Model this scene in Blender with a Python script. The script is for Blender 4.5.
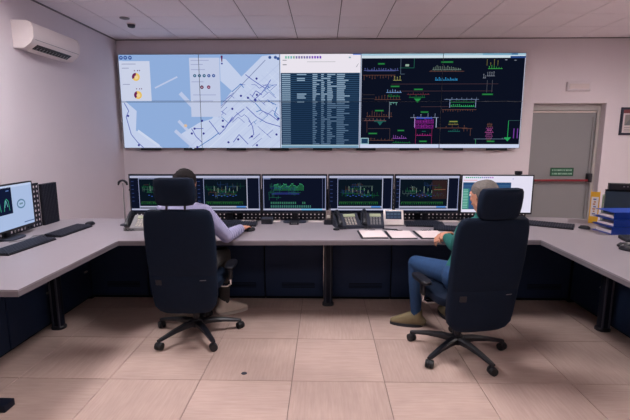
import bpy, bmesh, math, random
from mathutils import Vector, Matrix, Euler

for o in list(bpy.data.objects):
    bpy.data.objects.remove(o, do_unlink=True)
scene = bpy.context.scene
COL = scene.collection
R = math.radians
PI = math.pi

# ------------------------------------------------------------------ camera
cam_d = bpy.data.cameras.new('camera')
cam_d.sensor_width = 36.0
cam_d.lens = 430.0 / 630.0 * 36.0
cam_d.clip_start = 0.05
cam_d.clip_end = 60
cam = bpy.data.objects.new('camera', cam_d)
COL.objects.link(cam)
cam.location = (0, 0, 1.545)
cam.rotation_euler = (R(90 - 9.246), 0, R(1.183))
scene.camera = cam

# ------------------------------------------------------------------ world, exposure
world = bpy.data.worlds.new('world')
scene.world = world
world.use_nodes = True
world.node_tree.nodes['Background'].inputs[0].default_value = (0.55, 0.58, 0.65, 1)
world.node_tree.nodes['Background'].inputs[1].default_value = 0.3
scene.view_settings.view_transform = 'Standard'
scene.view_settings.look = 'None'
scene.view_settings.gamma = 1.0
scene.view_settings.use_curve_mapping = False
scene.view_settings.exposure = 0.0

LAMP_MAIN = 62.0      # strength of the luminaire over the desk well
LAMP_REAR = 14.0      # strength of the luminaires behind the camera
LAMP_SIDE = 57.0      # strength of the two lamps nearer the side walls
SCREEN = 1.0
WALLSCREEN = 0.95

# ------------------------------------------------------------------ helpers
def lin(c):
    return tuple(((v / 255.0) / 12.92 if v / 255.0 <= 0.04045 else ((v / 255.0 + 0.055) / 1.055) ** 2.4) for v in c)

MATS = {}
def mat(name, rgb, rough=0.6, metal=0.0, noise=0.0, nscale=30.0, bump=0.0, bscale=200.0, spec=0.5, coat=0.0, linear=False):
    """procedural principled material: colour with fine noise variation and fine bump"""
    if name in MATS:
        return MATS[name]
    m = bpy.data.materials.new(name)
    m.use_nodes = True
    nt = m.node_tree
    b = nt.nodes['Principled BSDF']
    c = rgb if linear else lin(rgb)
    b.inputs['Base Color'].default_value = (*c, 1)
    b.inputs['Roughness'].default_value = rough
    b.inputs['Metallic'].default_value = metal
    b.inputs['Specular IOR Level'].default_value = spec
    if coat:
        b.inputs['Coat Weight'].default_value = coat
    tc = nt.nodes.new('ShaderNodeTexCoord')
    if noise > 0:
        n = nt.nodes.new('ShaderNodeTexNoise')
        n.inputs['Scale'].default_value = nscale
        n.inputs['Detail'].default_value = 4
        nt.links.new(tc.outputs['Object'], n.inputs['Vector'])
        mx = nt.nodes.new('ShaderNodeMix')
        mx.data_type = 'RGBA'
        mx.inputs['A'].default_value = (*[v * (1 - noise) for v in c], 1)
        mx.inputs['B'].default_value = (*[min(1, v * (1 + noise)) for v in c], 1)
        nt.links.new(n.outputs['Fac'], mx.inputs['Factor'])
        nt.links.new(mx.outputs['Result'], b.inputs['Base Color'])
    if bump > 0:
        n2 = nt.nodes.new('ShaderNodeTexNoise')
        n2.inputs['Scale'].default_value = bscale
        nt.links.new(tc.outputs['Object'], n2.inputs['Vector'])
        bp = nt.nodes.new('ShaderNodeBump')
        bp.inputs['Strength'].default_value = bump
        bp.inputs['Distance'].default_value = 0.002
        nt.links.new(n2.outputs['Fac'], bp.inputs['Height'])
        nt.links.new(bp.outputs['Normal'], b.inputs['Normal'])
    MATS[name] = m
    return m

def emit_attr(name, strength):
    """a lit display: colour of each picture element from the attribute, given off as light"""
    m = bpy.data.materials.new(name)
    m.use_nodes = True
    nt = m.node_tree
    nt.nodes.clear()
    out = nt.nodes.new('ShaderNodeOutputMaterial')
    e = nt.nodes.new('ShaderNodeEmission')
    a = nt.nodes.new('ShaderNodeAttribute')
    a.attribute_name = 'Col'
    e.inputs['Strength'].default_value = strength
    nt.links.new(a.outputs['Color'], e.inputs['Color'])
    nt.links.new(e.outputs[0], out.inputs[0])
    return m

def emit(name, rgb, strength):
    m = bpy.data.materials.new(name)
    m.use_nodes = True
    nt = m.node_tree
    nt.nodes.clear()
    out = nt.nodes.new('ShaderNodeOutputMaterial')
    e = nt.nodes.new('ShaderNodeEmission')
    e.inputs['Color'].default_value = (*lin(rgb), 1)
    e.inputs['Strength'].default_value = strength
    nt.links.new(e.outputs[0], out.inputs[0])
    return m

def print_attr(name, rough=0.6):
    """flat print: colour attribute on a matt surface"""
    m = bpy.data.materials.new(name)
    m.use_nodes = True
    nt = m.node_tree
    a = nt.nodes.new('ShaderNodeAttribute')
    a.attribute_name = 'Col'
    nt.links.new(a.outputs['Color'], nt.nodes['Principled BSDF'].inputs['Base Color'])
    nt.nodes['Principled BSDF'].inputs['Roughness'].default_value = rough
    return m

class MB:
    """collects shapes into one mesh"""
    def __init__(self):
        self.bm = bmesh.new()
    def _merge(self, bm2, M=None):
        if M is not None:
            bm2.transform(M)
        me = bpy.data.meshes.new('tmp')
        bm2.to_mesh(me)
        bm2.free()
        self.bm.from_mesh(me)
        bpy.data.meshes.remove(me)
    def box(self, c, s, bevel=0.0, seg=2, M=None):
        b = bmesh.new()
        bmesh.ops.create_cube(b, size=1.0)
        bmesh.ops.scale(b, vec=s, verts=b.verts)
        if bevel > 0:
            bmesh.ops.bevel(b, geom=b.edges[:], offset=bevel, segments=seg, affect='EDGES', profile=0.5)
        bmesh.ops.translate(b, vec=c, verts=b.verts)
        self._merge(b, M)
        return self
    def span(self, a, b, bevel=0.0, seg=2, M=None):
        return self.box([(a[i] + b[i]) / 2 for i in range(3)], [abs(b[i] - a[i]) for i in range(3)], bevel, seg, M)
    def cyl(self, p0, p1, r0, r1=None, n=16, M=None):
        r1 = r0 if r1 is None else r1
        p0, p1 = Vector(p0), Vector(p1)
        d = p1 - p0
        b = bmesh.new()
        bmesh.ops.create_cone(b, cap_ends=True, segments=n, radius1=r0, radius2=r1, depth=d.length)
        b.transform(Matrix.Translation((p0 + p1) / 2) @ d.to_track_quat('Z', 'Y').to_matrix().to_4x4())
        self._merge(b, M)
        return self
    def ball(self, c, r, M=None, u=16, v=10):
        b = bmesh.new()
        bmesh.ops.create_uvsphere(b, u_segments=u, v_segments=v, radius=1)
        rr = (r, r, r) if not hasattr(r, '__len__') else r
        bmesh.ops.scale(b, vec=rr, verts=b.verts)
        bmesh.ops.translate(b, vec=c, verts=b.verts)
        self._merge(b, M)
        return self
    def loft(self, rings, cap=True, closed=True, M=None):
        b = bmesh.new()
        vs = [[b.verts.new(p) for p in ring] for ring in rings]
        n = len(rings[0])
        for i in range(len(rings) - 1):
            for j in range(n if closed else n - 1):
                k = (j + 1) % n
                b.faces.new((vs[i][j], vs[i][k], vs[i + 1][k], vs[i + 1][j]))
        if cap:
            b.faces.new(vs[0][::-1])
            b.faces.new(vs[-1])
        bmesh.ops.recalc_face_normals(b, faces=b.faces)
        self._merge(b, M)
        return self
    def tube(self, pts, r, n=8, M=None):
        pts = [Vector(p) for p in pts]
        rs = r if hasattr(r, '__len__') else [r] * len(pts)
        rings = []
        up = Vector((0, 0, 1))
        for i, p in enumerate(pts):
            t = (pts[min(i + 1, len(pts) - 1)] - pts[max(i - 1, 0)]).normalized()
            ref = up if abs(t.dot(up)) < 0.95 else Vector((0, 1, 0))
            a = t.cross(ref).normalized()
            c = a.cross(t)
            rings.append([p + (a * math.cos(2 * PI * j / n) + c * math.sin(2 * PI * j / n)) * rs[i] for j in range(n)])
        return self.loft(rings, M=M)
    def prism(self, pts, z0, z1, M=None):
        b = bmesh.new()
        lo = [b.verts.new((p[0], p[1], z0)) for p in pts]
        hi = [b.verts.new((p[0], p[1], z1)) for p in pts]
        n = len(pts)
        b.faces.new(hi)
        b.faces.new(lo[::-1])
        for i in range(n):
            b.faces.new((lo[i], lo[(i + 1) % n], hi[(i + 1) % n], hi[i]))
        bmesh.ops.recalc_face_normals(b, faces=b.faces)
        self._merge(b, M)
        return self
    def hull(self, spheres, M=None, u=12, v=8):
        b = bmesh.new()
        for c, r in spheres:
            t = bmesh.ops.create_uvsphere(b, u_segments=u, v_segments=v, radius=1.0)
            rr = (r, r, r) if not hasattr(r, '__len__') else r
            bmesh.ops.scale(b, vec=rr, verts=t['verts'])
            bmesh.ops.translate(b, vec=c, verts=t['verts'])
        res = bmesh.ops.convex_hull(b, input=b.verts[:])
        keep = set(g for g in res['geom'] if isinstance(g, bmesh.types.BMFace))
        bmesh.ops.delete(b, geom=[f for f in b.faces if f not in keep], context='FACES_ONLY')
        bmesh.ops.delete(b, geom=[x for x in b.verts if not x.link_faces], context='VERTS')
        self._merge(b, M)
        return self
    def mesh(self, name, m, smooth=True, angle=35):
        me = bpy.data.meshes.new(name)
        self.bm.to_mesh(me)
        self.bm.free()
        me.materials.append(m)
        if smooth:
            me.shade_smooth()
            me.set_sharp_from_angle(angle=R(angle))
        return me
    def build(self, name, m, parent=None, loc=None, rot=None, smooth=True, angle=35):
        return link(name, self.mesh(name, m, smooth, angle), parent, loc, rot)

def link(name, me, parent=None, loc=None, rot=None):
    o = bpy.data.objects.new(name, me)
    COL.objects.link(o)
    o.parent = parent
    if loc is not None:
        o.location = loc
    if rot is not None:
        o.rotation_euler = rot
    return o

def tag(o, label, cat, group=None, kind=None):
    o['label'] = label
    o['category'] = cat
    if group:
        o['group'] = group
    if kind:
        o['kind'] = kind
    return o

def thing(name, label, cat, loc=(0, 0, 0), rz=0.0, group=None):
    o = bpy.data.objects.new(name, None)
    o.empty_display_size = 0.1
    COL.objects.link(o)
    o.location = loc
    o.rotation_euler = (0, 0, rz)
    return tag(o, label, cat, group)

def struct(o):
    o['kind'] = 'structure'
    return o

def copy_tree(o, parent=None):
    c = o.copy()
    COL.objects.link(c)
    c.parent = parent
    for ch in list(o.children):
        copy_tree(ch, c)
    return c

def sring(cx, cy, z, w, d, n=24, e=4.0, tilt=0.0):
    """super-ellipse ring, horizontal, w and d are half sizes"""
    out = []
    for i in range(n):
        a = 2 * PI * i / n
        ca, sa = math.cos(a), math.sin(a)
        out.append((cx + w * math.copysign(abs(ca) ** (2 / e), ca), cy + d * math.copysign(abs(sa) ** (2 / e), sa), z))
    return out

class Flat:
    """flat picture made of coloured shapes; canvas units W x H, v down, drawn on a plane facing -Y"""
    def __init__(self, cw, ch, w, h):
        self.cw, self.ch, self.w, self.h = cw, ch, w, h
        self.v, self.f, self.c = [], [], []
    def pt(self, x, y, l):
        return (x / self.cw * self.w - self.w / 2, -0.00025 * l, self.h - y / self.ch * self.h)
    def poly(self, pts, c, l=1):
        i = len(self.v)
        self.v += [self.pt(x, y, l) for x, y in pts]
        a = sum(pts[k][0] * pts[(k + 1) % len(pts)][1] - pts[(k + 1) % len(pts)][0] * pts[k][1] for k in range(len(pts)))
        idx = list(range(i, i + len(pts)))
        self.f.append(idx[::-1] if a > 0 else idx)
        self.c.append(lin(c))
    def rect(self, x0, y0, x1, y1, c, l=1):
        self.poly([(x0, y0), (x0, y1), (x1, y1), (x1, y0)], c, l)
    def line(self, pts, w, c, l=2):
        for (x0, y0), (x1, y1) in zip(pts, pts[1:]):
            dx, dy = x1 - x0, y1 - y0
            L = math.hypot(dx, dy) or 1
            nx, ny = -dy / L * w / 2, dx / L * w / 2
            self.poly([(x0 + nx, y0 + ny), (x1 + nx, y1 + ny), (x1 - nx, y1 - ny), (x0 - nx, y0 - ny)], c, l)
    def disc(self, x, y, r, c, l=3, n=12, a0=0, a1=2 * PI):
        p = [(x + r * math.cos(a0 + (a1 - a0) * k / n), y + r * math.sin(a0 + (a1 - a0) * k / n)) for k in range(n + (0 if a1 - a0 > 6.2 else 1))]
        if a1 - a0 < 6.2:
            p.append((x, y))
        self.poly(p, c, l)
    def build(self, name, m, parent=None, loc=(0, 0, 0), rot=None):
        me = bpy.data.meshes.new(name)
        me.from_pydata(self.v, [], self.f)
        at = me.color_attributes.new('Col', 'FLOAT_COLOR', 'CORNER')
        k = 0
        for f, c in zip(self.f, self.c):
            for _ in f:
                at.data[k].color = (*c, 1)
                k += 1
        me.materials.append(m)
        return link(name, me, parent, loc, rot)

# ------------------------------------------------------------------ materials
M_wall = mat('wall_paint', (215, 207, 213), 0.85, noise=0.03, nscale=3, bump=0.1, bscale=250)
M_ceil = mat('ceiling_tile_board', (240, 234, 240), 0.9, noise=0.04, nscale=60, bump=0.15, bscale=300)
M_grid = mat('ceiling_grid_metal', (105, 98, 102), 0.7)
M_black = mat('black_plastic', (10, 13, 24), 0.45, noise=0.1, nscale=40)
M_dkgrey = mat('dark_grey_plastic', (34, 39, 54), 0.5, noise=0.08)
M_chair = mat('black_leatherette', (18, 28, 44), 0.65, spec=0.1, noise=0.12, nscale=25, bump=0.25, bscale=350)
M_chrome = mat('polished_aluminium', (200, 200, 205), 0.2, metal=1.0)
M_castor = mat('castor_rubber', (16, 17, 22), 0.5)
M_top = mat('desk_laminate', (138, 131, 137), 0.4, noise=0.02, nscale=15)
M_edge = mat('desk_edge_band', (112, 106, 112), 0.5)
M_cab = mat('navy_cabinet_board', (27, 42, 68), 0.6, noise=0.06, nscale=20, spec=0.2)
M_cabd = mat('dark_cabinet_carcass', (8, 11, 20), 0.7, spec=0.15)
M_post = mat('dark_painted_steel', (16, 21, 36), 0.5, spec=0.2)
M_perf = mat('perforated_steel', (18, 24, 40), 0.45, metal=0.2)
M_white = mat('white_plastic', (214, 202, 198), 0.4)
M_ac = mat('air_conditioner_plastic', (230, 220, 218), 0.4)
M_paper = mat('paper', (214, 200, 200), 0.8)
M_blue = mat('blue_binder_board', (10, 54, 146), 0.4, noise=0.08)
M_yellow = mat('yellow_card', (226, 170, 40), 0.5)
M_greyph = mat('grey_phone_plastic', (120, 118, 120), 0.45)
M_ltph = mat('pale_key_plastic', (176, 168, 158), 0.5)
M_screenoff = mat('display_black', (10, 12, 18), 0.25)
M_door = mat('grey_door_paint', (130, 130, 133), 0.5, noise=0.03, nscale=4)
M_frame = mat('door_frame_paint', (170, 166, 164), 0.5)
M_red = mat('red_bar_paint', (120, 20, 34), 0.4)
M_skin = mat('skin', (196, 138, 112), 0.55, noise=0.06, nscale=40)
M_screen = emit_attr('monitor_picture', SCREEN)
M_vw = emit_attr('video_wall_picture', WALLSCREEN)
M_print = print_attr('printed_sheet')

# floor tile: pale beige stone with linear grain, turned per tile
def floor_mat():
    m = bpy.data.materials.new('beige_grained_tile')
    m.use_nodes = True
    nt = m.node_tree
    b = nt.nodes['Principled BSDF']
    tc = nt.nodes.new('ShaderNodeTexCoord')
    oi = nt.nodes.new('ShaderNodeObjectInfo')
    add = nt.nodes.new('ShaderNodeVectorMath'); add.operation = 'ADD'
    mul = nt.nodes.new('ShaderNodeVectorMath'); mul.operation = 'SCALE'
    mul.inputs['Scale'].default_value = 37.0
    nt.links.new(oi.outputs['Random'], mul.inputs[0])
    nt.links.new(tc.outputs['Object'], add.inputs[0])
    nt.links.new(mul.outputs[0], add.inputs[1])
    mp = nt.nodes.new('ShaderNodeMapping')
    mp.inputs['Scale'].default_value = (6, 70, 1)
    nt.links.new(add.outputs[0], mp.inputs['Vector'])
    n = nt.nodes.new('ShaderNodeTexNoise')
    n.inputs['Scale'].default_value = 1.0
    n.inputs['Detail'].default_value = 6
    n.inputs['Roughness'].default_value = 0.6
    nt.links.new(mp.outputs[0], n.inputs['Vector'])
    n2 = nt.nodes.new('ShaderNodeTexNoise')
    n2.inputs['Scale'].default_value = 4.0
    nt.links.new(add.outputs[0], n2.inputs['Vector'])
    cr = nt.nodes.new('ShaderNodeValToRGB')
    cr.color_ramp.elements[0].position = 0.3
    cr.color_ramp.elements[0].color = (*lin((186, 160, 149)), 1)
    cr.color_ramp.elements[1].position = 0.72
    cr.color_ramp.elements[1].color = (*lin((200, 175, 164)), 1)
    nt.links.new(n.outputs['Fac'], cr.inputs['Fac'])
    mx = nt.nodes.new('ShaderNodeMix'); mx.data_type = 'RGBA'; mx.blend_type = 'MULTIPLY'
    mx.inputs['Factor'].default_value = 0.25
    nt.links.new(cr.outputs[0], mx.inputs['A'])
    nt.links.new(n2.outputs['Fac'], mx.inputs['B'])
    # each tile a touch lighter or darker
    hs = nt.nodes.new('ShaderNodeHueSaturation')
    mr = nt.nodes.new('ShaderNodeMapRange')
    mr.inputs['To Min'].default_value = 0.95
    mr.inputs['To Max'].default_value = 1.05
    nt.links.new(oi.outputs['Random'], mr.inputs['Value'])
    nt.links.new(mr.outputs[0], hs.inputs['Value'])
    nt.links.new(mx.outputs['Result'], hs.inputs['Color'])
    nt.links.new(hs.outputs[0], b.inputs['Base Color'])
    b.inputs['Roughness'].default_value = 0.5
    b.inputs['Specular IOR Level'].default_value = 0.3
    return m
M_floor = floor_mat()
M_joint = mat('dark_joint_filler', (112, 96, 90), 0.8)

# ------------------------------------------------------------------ room shell
XL, XR, YF, YB, H = -3.21, 5.2, -3.0, 6.88, 3.065
struct(MB().span((XL - .1, YF - .1, -0.12), (XR + .1, YB + .5, -0.006)).build('floor', M_joint))
floor = bpy.data.objects['floor']
tile_me = MB().box((0, 0, -0.006), (0.596, 0.596, 0.012), 0.0015, 1).mesh('floor_tile', M_floor, smooth=False)
def tiles(me, parent, x0, y0, z, name, turn):
    i0 = math.floor((XL - x0) / .6) ; i1 = math.ceil((XR - x0) / .6)
    j0 = math.floor((YF - y0) / .6) ; j1 = math.ceil((YB - y0) / .6)
    for i in range(i0, i1):
        for j in range(j0, j1):
            cx, cy = x0 + .6 * (i + .5), y0 + .6 * (j + .5)
            # tiles cut at the walls
            ax, bx = max(cx - .298, XL), min(cx + .298, XR)
            ay, by = max(cy - .298, YF), min(cy + .298, YB)
            if bx - ax < 0.02 or by - ay < 0.02:
                continue
            if bx - ax > .59 and by - ay > .59:
                t = link(name, me, parent, (cx, cy, z))
                if turn and (i + j) % 2:
                    t.rotation_euler = (0, 0, PI / 2)
            else:
                t = link(name, me, parent, ((ax + bx) / 2, (ay + by) / 2, z))
                t.scale = ((bx - ax) / .596, (by - ay) / .596, 1)
            yield t, cx, cy
list(tiles(tile_me, floor, -0.203, 2.576, 0.0, 'floor_tile', True))

ceiling = struct(MB().span((XL - .1, YF - .1, H + 0.012), (XR + .1, YB + .1, H + .15)).build('ceiling', M_grid))
ct_me = MB().box((0, 0, 0.006), (0.589, 0.589, 0.012), 0.003, 1).mesh('ceiling_tile', M_ceil, smooth=False)
list(tiles(ct_me, ceiling, 0.193, 5.629, H, 'ceiling_tile', False))

struct(MB().span((XL - .15, YF - .1, 0), (XL, YB + .2, H + 0.012)).build('wall_left', M_wall))
struct(MB().span((XR, YF - .1, 0), (XR + .15, YB + .2, H + 0.012)).build('wall_right', M_wall))
struct(MB().span((XL, YF - .15, 0), (XR, YF, H + 0.012)).build('wall_front', M_wall))
# back wall with a deep door recess
DX0, DX1, DZ = 3.235, 4.345, 2.105
wb = MB()
wb.span((XL, YB, 0), (DX0, YB + .45, H + 0.012))
wb.span((DX1, YB, 0), (XR, YB + .45, H + 0.012))
wb.span((DX0, YB, DZ), (DX1, YB + .45, H + 0.012))
wb.span((DX0, YB + .40, 0), (DX1, YB + .45, DZ))
struct(wb.build('wall_back', M_wall, smooth=False))
# ceiling edge trim along the back wall
struct(MB().span((XL, YB - .02, H - .012), (XR, YB, H)).build('trim_1', M_grid, smooth=False))
struct(MB().span((XL, YF, H - .012), (XL + .02, YB - .02, H)).build('trim_2', M_edge, smooth=False))
for nm, a, b in (('baseboard_left', (XL, YF, 0), (XL + .012, YB, .07)), ('baseboard_back', (XL + .012, YB - .012, 0), (DX0, YB, .07))):
    struct(MB().span(a, b).build(nm, M_edge, smooth=False))

# ------------------------------------------------------------------ luminaires
M_lamp = emit('lamp_diffuser', (252, 246, 250), LAMP_MAIN)
M_lamp2 = emit('lamp_diffuser_rear', (252, 246, 248), LAMP_REAR)
M_lamp3 = emit('lamp_diffuser_side', (252, 246, 250), LAMP_SIDE)
M_lamp4 = emit('lamp_diffuser_door', (255, 244, 240), LAMP_SIDE * 1.5)
def luminaire(x, y, w, d, m, label, skirt):
    """surface-mounted box lamp: the diffuser sits up inside a skirt that cuts the flat rays"""
    t = thing('ceiling_light', label, 'light', (x, y, H - skirt - .03), 0, 'ceiling lights')
    h = MB()
    h.span((-w / 2, -d / 2, skirt + .01), (w / 2, d / 2, skirt + .03))
    h.build('housing', M_white, t, smooth=False)
    k = MB()
    k.span((-w / 2 - .012, -d / 2 - .012, 0), (w / 2 + .012, -d / 2, skirt + .03)); k.span((-w / 2 - .012, d / 2, 0), (w / 2 + .012, d / 2 + .012, skirt + .03))
    k.span((-w / 2 - .012, -d / 2, 0), (-w / 2, d / 2, skirt + .03)); k.span((w / 2, -d / 2, 0), (w / 2 + .012, d / 2, skirt + .03))
    k.build('skirt', M_edge, t, smooth=False)
    MB().span((-w / 2 + .01, -d / 2 + .01, skirt), (w / 2 - .01, d / 2 - .01, skirt + .01)).build('diffuser', m, t, smooth=False)
for lx, ly, m_, where in ((-2.2, 3.33, M_lamp3, 'above the wing of the oval-mark monitor'), (.25, 2.82, M_lamp, 'above the open floor between the two chairs'),
                          (4.0, 4.15, M_lamp4, 'towards the grey door')):
    luminaire(lx, ly, .6, .6, m_, 'square white ceiling light ' + where, .12 if m_ is M_lamp else .03)
for lx, where in ((-1.9, 'beside the air conditioner wall'), (0.5, 'in the middle of the row'), (2.9, 'on the side of the door')):
    luminaire(lx, 0.0, 1.2, 0.6, M_lamp2, 'white ceiling light far from the video wall, ' + where, .12)

# ------------------------------------------------------------------ door in the recess
door = struct(bpy.data.objects.new('door_1', None)); COL.objects.link(door)
door.location = (0, YB + .12, 0)
fr = MB()
fr.span((DX0, 0, 0), (DX0 + .05, .12, DZ), .004, 1)
fr.span((DX1 - .05, 0, 0), (DX1, .12, DZ), .004, 1)
fr.span((DX0 + .05, 0, DZ - .10), (DX1 - .05, .12, DZ), .004, 1)
fr.build('door_frame', M_frame, door, smooth=False)
MB().span((DX0 + .055, .02, .01), (DX1 - .055, .07, DZ - .12), .003, 1).build('door_leaf', M_door, door, smooth=False)
MB().span((DX0 + .06, .0, DZ - .135), (DX1 - .06, .02, DZ - .11), .003, 1).build('top_seal', M_white, door, smooth=False)
pb = MB()
pb.span((DX0 + .06, -.06, .89), (DX1 - .10, -.025, .925), .008, 2)
bar = pb.build('panic_bar', M_red, door)
bar['label'] = 'dark red push bar'
bx = MB()
bx.span((DX1 - .13, -.07, .875), (DX1 - .07, .02, 1.02), .01, 2)
bx.span((DX0 + .06, -.065, .87), (DX0 + .11, .02, .94), .01, 2)
bx.build('bar_bracket', M_black, door)
MB().cyl((DX1 - .10, .012, .10), (DX1 - .10, .012, 1.9), .008, n=8).build('latch_rod', M_greyph, door)

sg = thing('door_sign', 'small green sign with pale lines on the grey door', 'sign', (3.83, YB + .131, .97))
MB().span((-.185, 0, 0), (.185, .008, .135), .002, 1).build('plate', mat('sign_green', (20, 70, 50), .5), sg, smooth=False)
g = Flat(100, 36, .37, .135)
g.rect(4, 4, 96, 32, (34, 96, 70))
g.rect(4, 16.5, 96, 19.5, (20, 50, 44), 2)
rr = random.Random(3)
for row, (y0, y1) in enumerate(((7, 14), (22, 29))):
    x = 8
    while x < 90:
        w = rr.uniform(2.5, 5)
        g.rect(x, y0, x + w, y1, (150, 186, 168), 2)
        x += w + rr.choice((1.6, 1.6, 4))
g.build('lettering', M_print, sg, (0, -.001, 0))

el = thing('emergency_light', 'flat white emergency light box on the wall above the door', 'light', (3.88, YB - .045, 2.285))
MB().span((-.18, 0, 0), (.18, .045, .135), .012, 2).build('housing', M_wall, el)
MB().span((-.15, -.006, .03), (.15, .002, .105), .003, 1).build('lens', mat('frosted_lens', (206, 194, 194), .35), el)

pf = thing('framed_picture', 'framed print with dark blue frame hanging on the wall beside the door', 'picture', (4.88, YB - .025, 1.62))
f = MB()
f.span((-.31, 0, 0), (.31, .025, .035), .003, 1); f.span((-.31, 0, .385), (.31, .025, .42), .003, 1)
f.span((-.31, 0, .035), (-.275, .025, .385), .003, 1); f.span((.275, 0, .035), (.31, .025, .385), .003, 1)
f.build('frame', mat('dark_blue_frame', (30, 36, 58), .4), pf, smooth=False)
g = Flat(100, 65, .55, .35)
g.rect(0, 0, 100, 65, (206, 196, 198))
g.rect(0, 0, 100, 10, (120, 60, 66), 2)
g.rect(6, 14, 60, 44, (132, 128, 128), 2)
g.poly([(6, 44), (20, 26), (34, 36), (48, 20), (60, 44)], (108, 112, 118), 3)
g.rect(64, 16, 94, 42, (150, 150, 160), 2)
for y in (49, 54, 59):
    g.rect(6, y, 90 - y % 7 * 3, y + 1.5, (120, 116, 124), 2)
g.build('print', M_print, pf, (0, .012, .035))

# ------------------------------------------------------------------ air conditioner
ac = thing('air_conditioner', 'white wall-mounted air conditioner unit high on the side wall', 'air conditioner', (XL, 4.6, 2.49))
prof = [(0, .0), (.11, .0), (.185, .05), (.215, .10), (.22, .20), (.20, .245), (.16, .265), (0, .27)]
b = MB()
b.loft([[(x, y, z) for x, z in prof] for y in (0.0, .03, .80, .83)])
b.build('casing', M_ac, ac)
for y0 in (-.012, .83):
    MB().loft([[(x * 1.02, y0 + d, z * 1.02 - .003) for x, z in prof] for d in (0.0, .012)]).build('end_cap', M_ac, ac)
# outlet slot in the sloped underside: recessed dark strip with fins and flap
nx, nz = .075, .05
L = math.hypot(nx, nz)
def sl(t, off, y):       # a point on the sloped underside face
    return (.11 + nx * t + off * nz / L, y, .0 + nz * t - off * nx / L)
def slab(mb, t0, t1, o0, o1, y0, y1):
    rings = []
    for y in (y0, y1):
        rings.append([sl(t0, o0, y), sl(t1, o0, y), sl(t1, o1, y), sl(t0, o1, y)])
    mb.loft(rings)
slab(s := MB(), .12, .95, -.001, .003, .10, .72)
s.build('outlet', M_screenoff, ac, smooth=False)
for k in range(11):
    slab(s := MB(), .15, .6, .002, .008, .14 + .053 * k, .148 + .053 * k)
    s.build('fin', M_greyph, ac, smooth=False)
slab(s := MB(), -.25, .12, .006, .012, .06, .76)
s.build('flap', M_ac, ac, smooth=False)
MB().span((.216, .02, .08), (.222, .81, .084), .001, 1).build('panel_seam', M_greyph, ac, smooth=False)

# ceiling sensors
sn = thing('smoke_detector', 'round smoke detector with darker body on the ceiling tiles', 'detector', (-2.56, 5.97, H))
MB().cyl((0, 0, -.012), (0, 0, 0), .055, n=20).build('base', M_white, sn)
MB().loft([sring(0, 0, -.05, .028, .028, 20, 2), sring(0, 0, -.042, .045, .045, 20, 2), sring(0, 0, -.012, .05, .05, 20, 2)]).build('body', M_dkgrey, sn)
sn = thing('ceiling_sensor', 'small flat pale ceiling sensor beside the smoke detector', 'detector', (-2.52, 5.69, H))
MB().cyl((0, 0, -.008), (0, 0, 0), .06, n=20).build('rim', M_edge, sn)
MB().loft([sring(0, 0, -.02, .02, .02, 20, 2), sring(0, 0, -.014, .04, .04, 20, 2), sring(0, 0, -.006, .045, .045, 20, 2)]).build('dome', M_greyph, sn)

# ------------------------------------------------------------------ video wall
VX0, VX1, VZ0, VZ1, VY = -3.143, 3.02, 1.42, 2.83, 6.78
vw = thing('video_wall', 'wide wall-mounted video wall showing a map, a data list and a network diagram', 'screen', ((VX0 + VX1) / 2, VY, VZ0))
VW, VH = VX1 - VX0, VZ1 - VZ0
pw, ph = VW / 5, VH / 2
pm = MB()
pm.box((0, .04, 0), (pw - .001, .07, ph - .001), .003, 1)
pm_me = pm.mesh('display_panel', M_screenoff, smooth=False)
bz = MB()
for a, b_ in (((-pw / 2, -.001, -ph / 2), (pw / 2, .004, -ph / 2 + .0035)), ((-pw / 2, -.001, ph / 2 - .0035), (pw / 2, .004, ph / 2)),
              ((-pw / 2, -.001, -ph / 2), (-pw / 2 + .0035, .004, ph / 2)), ((pw / 2 - .0035, -.001, -ph / 2), (pw / 2, .004, ph / 2))):
    bz.span(a, b_)
bz_me = bz.mesh('bezel', M_dkgrey, smooth=False)
for i in range(5):
    for j in range(2):
        p_ = link('display_panel', pm_me, vw, (-VW / 2 + pw * (i + .5), 0, ph * (j + .5)))
        link('bezel', bz_me, p_)
rk = MB()
for i in range(9):
    rk.span((-VW / 2 + .25 + i * .68, .03, -.035), (-VW / 2 + .55 + i * .68, .098, 0.0))
for z in (.15, VH - .15):
    rk.span((-VW / 2 + .1, .075, z - .03), (VW / 2 - .1, .1, z + .03))
rk.build('mounting_rail', M_black, vw, smooth=False)

rnd = random.Random(11)
# --- map picture, canvas units = about one photograph pixel (0..161 x 0..94)
US = VW / 400.0          # canvas unit in metres
g = Flat(161, 94, 161 * US, VH)
WATER, LAND, LAND2, ROAD = (146, 176, 222), (198, 210, 238), (190, 202, 233), (208, 219, 242)
NET, NODE = (90, 102, 184), (52, 52, 142)
g.rect(0, 0, 161, 94, WATER)
g.poly([(101, 4), (107, 5), (122, 22), (143, 2), (161, 0), (161, 94), (70, 94), (58, 80), (78, 68), (91, 64), (102, 49), (112, 36), (101, 26)], LAND, 2)
g.poly([(0, 6), (4, 6), (4, 46), (15, 56), (13, 76), (40, 94), (0, 94)], LAND, 2)
g.line([(35, 33), (58, 22)], 1.5, LAND2, 2)
g.line([(60, 38), (78, 58)], 4, LAND2, 2)
g.line([(53, 76), (72, 94)], 3.5, LAND2, 2)
g.line([(57, 66), (66, 76)], 3, LAND2, 2)
g.line([(15, 76), (36, 92)], 2.5, ROAD, 3)
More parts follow.
